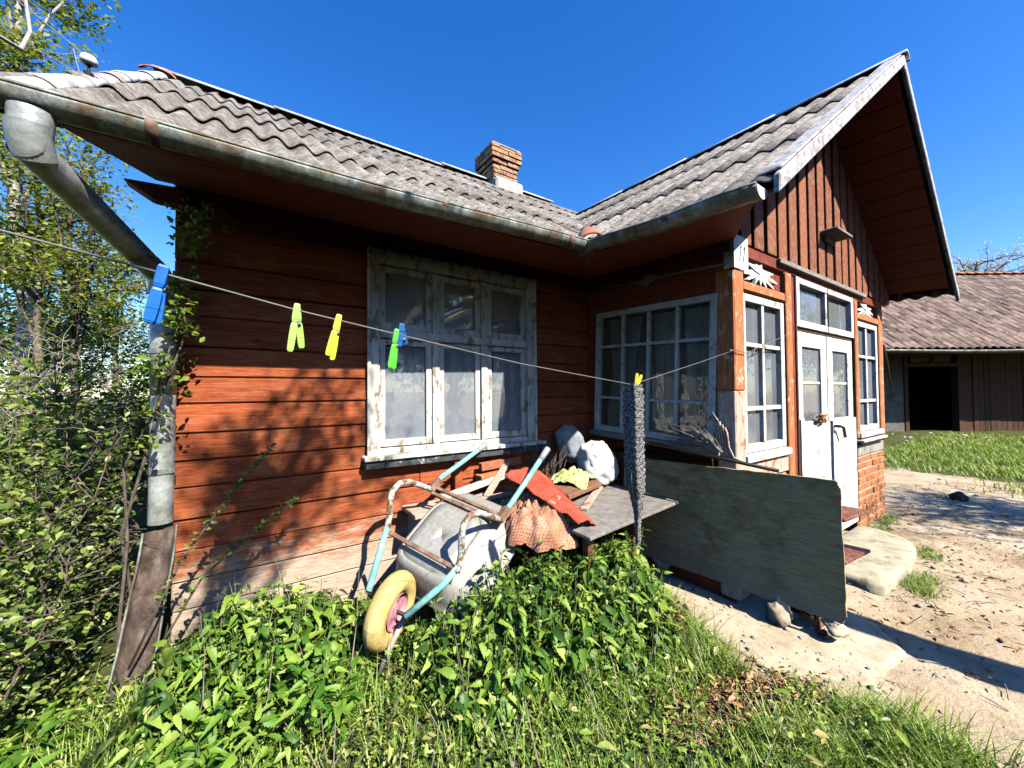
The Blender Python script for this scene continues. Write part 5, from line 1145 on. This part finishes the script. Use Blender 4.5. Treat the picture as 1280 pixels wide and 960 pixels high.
# broad bright leaves along the bottom left
Pb = scatter(900, -3.5, -2.35, -1.05, -.25, lambda x, y: .5+0*x)[:330]
PP, DD, LLn = [], [], []
for x, y in Pb:
    if clearz(x, y): continue
    h = R.uniform(.10, .30)*(.4 if x < -2.85 else 1.); a0 = R.uniform(0, 6.28)
    for k in range(R.randint(3, 6)):
        a = a0+k*1.3; PP.append((x+.02*math.cos(a), y+.02*math.sin(a), float(gz(x, y))+h*R.uniform(.55, 1))); DD.append((math.cos(a), math.sin(a), R.uniform(-.4, .9))); LLn.append(min(.12, .062*math.exp(R.gauss(.1, .3))))
n = len(PP); o = leaves('broad_leaves', PP, DD, UPV+NR.normal(0, .5, (n, 3)), np.array(LLn), NR.uniform(.75, 1., n), T_serr(.42, .2, .35), M['bigleaf']); tag(o, 'broad bright green leaves at the lower left of the garden', 'plants', None, 'stuff')
mb = MB()
for k in range(150):
    x, y = R.uniform(-3.1, -.6), R.uniform(-2.2, -.25)
    if x > bnd(y)-.05: continue
    b = V3(x, y, float(gz(x, y))); h = R.uniform(.1, .32)+.6*float(nh(x, y)); t_ = b+V3(R.uniform(-.12, .12), R.uniform(-.12, .12), h); mb.tube([b, (b+t_)/2+V3(R.uniform(-.02, .02), R.uniform(-.02, .02), 0), t_], [.0028, .0022, .001], 4, cap=False)
tag(mb.build('dry_stalks', M['straw'], None), 'dead pale stalks standing among the weeds', 'stalks', None, 'stuff')
# grass
def grass(name, P, h0, h1, wd_, lab, mat=None, lean=.45):
    n = len(P); z = gz(P[:, 0], P[:, 1]); a = NR.uniform(0, 6.28, n); t = NR.uniform(.05, lean, n)
    D = np.stack([np.cos(a)*t, np.sin(a)*t, np.ones(n)], 1); U = np.stack([np.cos(a), np.sin(a), np.zeros(n)], 1)*-1
    L = NR.uniform(h0, h1, n)*(.7+.6*(np.sin(P[:, 0]*5)*np.sin(P[:, 1]*6)*.5+.5)); o = leaves(name, np.column_stack([P, z-.005]), D, U, L, wd_/L, T_blade(.5), mat or M['grass']); tag(o, lab, 'grass', None, 'stuff'); return o
Pg = scatter(42000, -3.6, .4, -2.9, -.1, lambda x, y: (x < bnd(y)+.05)*(nh(x, y) < .35)*~drypatch(x, y)*(.25+.75*(np.sin(x*7+y*3)*np.sin(y*8-x*2) > -.2)))
grass('grass', Pg[:24000], .04, .17, .0048, 'fresh green grass among the weeds in the foreground')
c = np.array([(-.66, -1.42), (-.60, -1.28), (-.72, -1.52), (-.55, -2.2), (-.68, -2.28), (-.85, -2.15), (-.95, -2.05), (-.62, -1.18), (-.8, -2.32), (-.48, -2.33)]); k = NR.integers(0, len(c), 6500)
Pt = c[k]+NR.normal(0, .075, (6500, 2)); grass('grass', Pt, .05, .15, .005, 'thick grass tufts along the edge of the bare yard', None, .7)
c = np.array([(1.35, -1.96), (1.5, -2.0), (1.25, -2.02), (2.3, -1.86), (2.15, -1.93), (2.7, -1.45), (2.95, -1.48), (3.2, -1.45), (2.6, -1.5)]); k = NR.integers(0, len(c), 1800)
grass('grass', c[k]+NR.normal(0, .06, (1800, 2))*np.array([1.2, .7]), .03, .09, .005, 'small grass tufts round the concrete doorstep', None, .9)
Pf = scatter(60000, 5.6, 16, -4.2, 3.5, lambda x, y: sm(5.8, 8.6, x+.8*np.sin(y*1.7)+.6*np.sin(x*3+y*2.))**1.5*((y < 1.8) | (x > 6)))
grass('grass', Pf[:30000], .04, .15, .014, 'lush grass in front of the dark barn', leafmat('sunny_yard_grass', [(.1, .2, .02), (.2, .33, .03), (.33, .44, .06), (.46, .48, .15)], .25))
Pf = scatter(5000, 3.6, 9, -3.2, 2.2, lambda x, y: (np.sin(x*2.3+y)*np.sin(y*3.1-x*.7) > .45)*.9)
grass('grass', Pf, .02, .06, .007, 'short grass patches on the bare yard', None, .9)
# white flowering weeds before the barn
n = 40; Pq = np.column_stack([NR.uniform(10.2, 13.5, n), np.zeros(n)]); Pq[:, 1] = .35-.60*(Pq[:, 0]-11)+NR.normal(0, .5, n)
o = leaves('flowering_weeds', np.column_stack([Pq, NR.uniform(.14, .34, n)]), rdir(n, -.2, .6), UPV+NR.normal(0, .4, (n, 3)), NR.uniform(.06, .12, n), NR.uniform(.8, 1.1, n), T_oval(), M['blossom']); tag(o, 'pale flowering weeds along the barn front', 'weeds', None, 'stuff')
mb = MB()
for k in range(160):
    x, y = R.uniform(-.3, 5.5), R.uniform(-3.2, -1.45)
    if x < bnd(y)+.05: continue
    p = V3(x, y, float(gz(x, y))+.008+(.06 if x < .45 and y > -2.1 else 0)); a = R.uniform(0, 6.28); L = R.uniform(.04, .22); d = V3(math.cos(a), math.sin(a), .02)*L
    mb.tube([p, p+d*.5+V3(R.uniform(-.01, .01), R.uniform(-.01, .01), .006), p+d], [.0028, .0026, .0012], 4, cap=False)
tag(mb.build('twigs', M['straw'], None), 'small dry twigs littering the bare yard', 'twigs', None, 'stuff')
# dry leaves, straw and pebbles
c = np.array([(-.80, -1.72), (-.95, -1.75), (-.68, -1.85), (-.55, -1.9), (-.72, -1.95), (-1.1, -1.72)]); k = NR.integers(0, len(c), 1700); P = c[k]+NR.normal(0, .085, (1700, 2))
P = np.concatenate([P, np.array([(-.75, -1.18), (-.70, -1.32)])[NR.integers(0, 2, 120)]+NR.normal(0, .05, (120, 2)), scatter(900, .1, 5, -3.2, -1.4)]); n = len(P)
zz = gz(P[:, 0], P[:, 1])+np.abs(NR.normal(.012, .012, n)); zz[1700:1820] += NR.uniform(.05, .22, 120)
o = leaves('dry_leaves', np.column_stack([P, zz]), rdir(n, -.15, .35), UPV+NR.normal(0, .5, (n, 3)), NR.uniform(.018, .055, n), NR.uniform(.3, .9, n), T_oval(.5, .3, .3), M['dry']); tag(o, 'dry brown leaves and roots at the edge of the weeds', 'dry leaves', None, 'stuff')
P = np.concatenate([scatter(1500, -.6, 6.5, -3.4, -1.3, lambda x, y: (x > bnd(y)-.1)*1.), scatter(500, -.55, .4, -2.2, -.5, lambda x, y: (x > bnd(y)-.05)*(x < -.02)*1.)]); n = len(P)
ico = np.array([(1, 0, 0), (-1, 0, 0), (0, 1, 0), (0, -1, 0), (0, 0, 1), (0, 0, -1), (.6, .6, .45), (-.6, .55, .4), (.5, -.6, .5), (-.55, -.6, .45)])
r_ = np.minimum(.035, NR.lognormal(-5.15, .55, n)); an = NR.uniform(0, 6.28, n)
sh_ = ico[None]*NR.uniform(.65, 1.2, (n, 10, 1))*np.array([1.2, 1, .6]); ca, sa = np.cos(an)[:, None], np.sin(an)[:, None]
vx = sh_[..., 0]*ca-sh_[..., 1]*sa; vy = sh_[..., 0]*sa+sh_[..., 1]*ca
onp = (P[:, 0] < .45)*(P[:, 0] > -.45)*(P[:, 1] > -2.05)
V = np.stack([P[:, 0:1]+vx*r_[:, None], P[:, 1:2]+vy*r_[:, None], (np.where(onp, .072, gz(P[:, 0], P[:, 1]))+r_*.25)[:, None]+sh_[..., 2]*r_[:, None]], -1).reshape(-1, 3)
F = np.array([(4, 6, 7), (4, 7, 9), (4, 9, 8), (4, 8, 6), (0, 6, 8), (2, 7, 6), (1, 9, 7), (3, 8, 9), (0, 2, 6), (2, 1, 7), (1, 3, 9), (3, 0, 8), (5, 2, 0), (5, 1, 2), (5, 3, 1), (5, 0, 3)])
o = npmesh('pebbles', V, [(F[None]+10*np.arange(n)[:, None, None]).reshape(-1, 3)], pmat('yard_pebble', (.25, .19, .13), (.42, .34, .25), (.55, .48, .38), 14, isl=.35)); tag(o, 'scattered pebbles and rubble on the bare yard', 'pebbles', None, 'stuff')
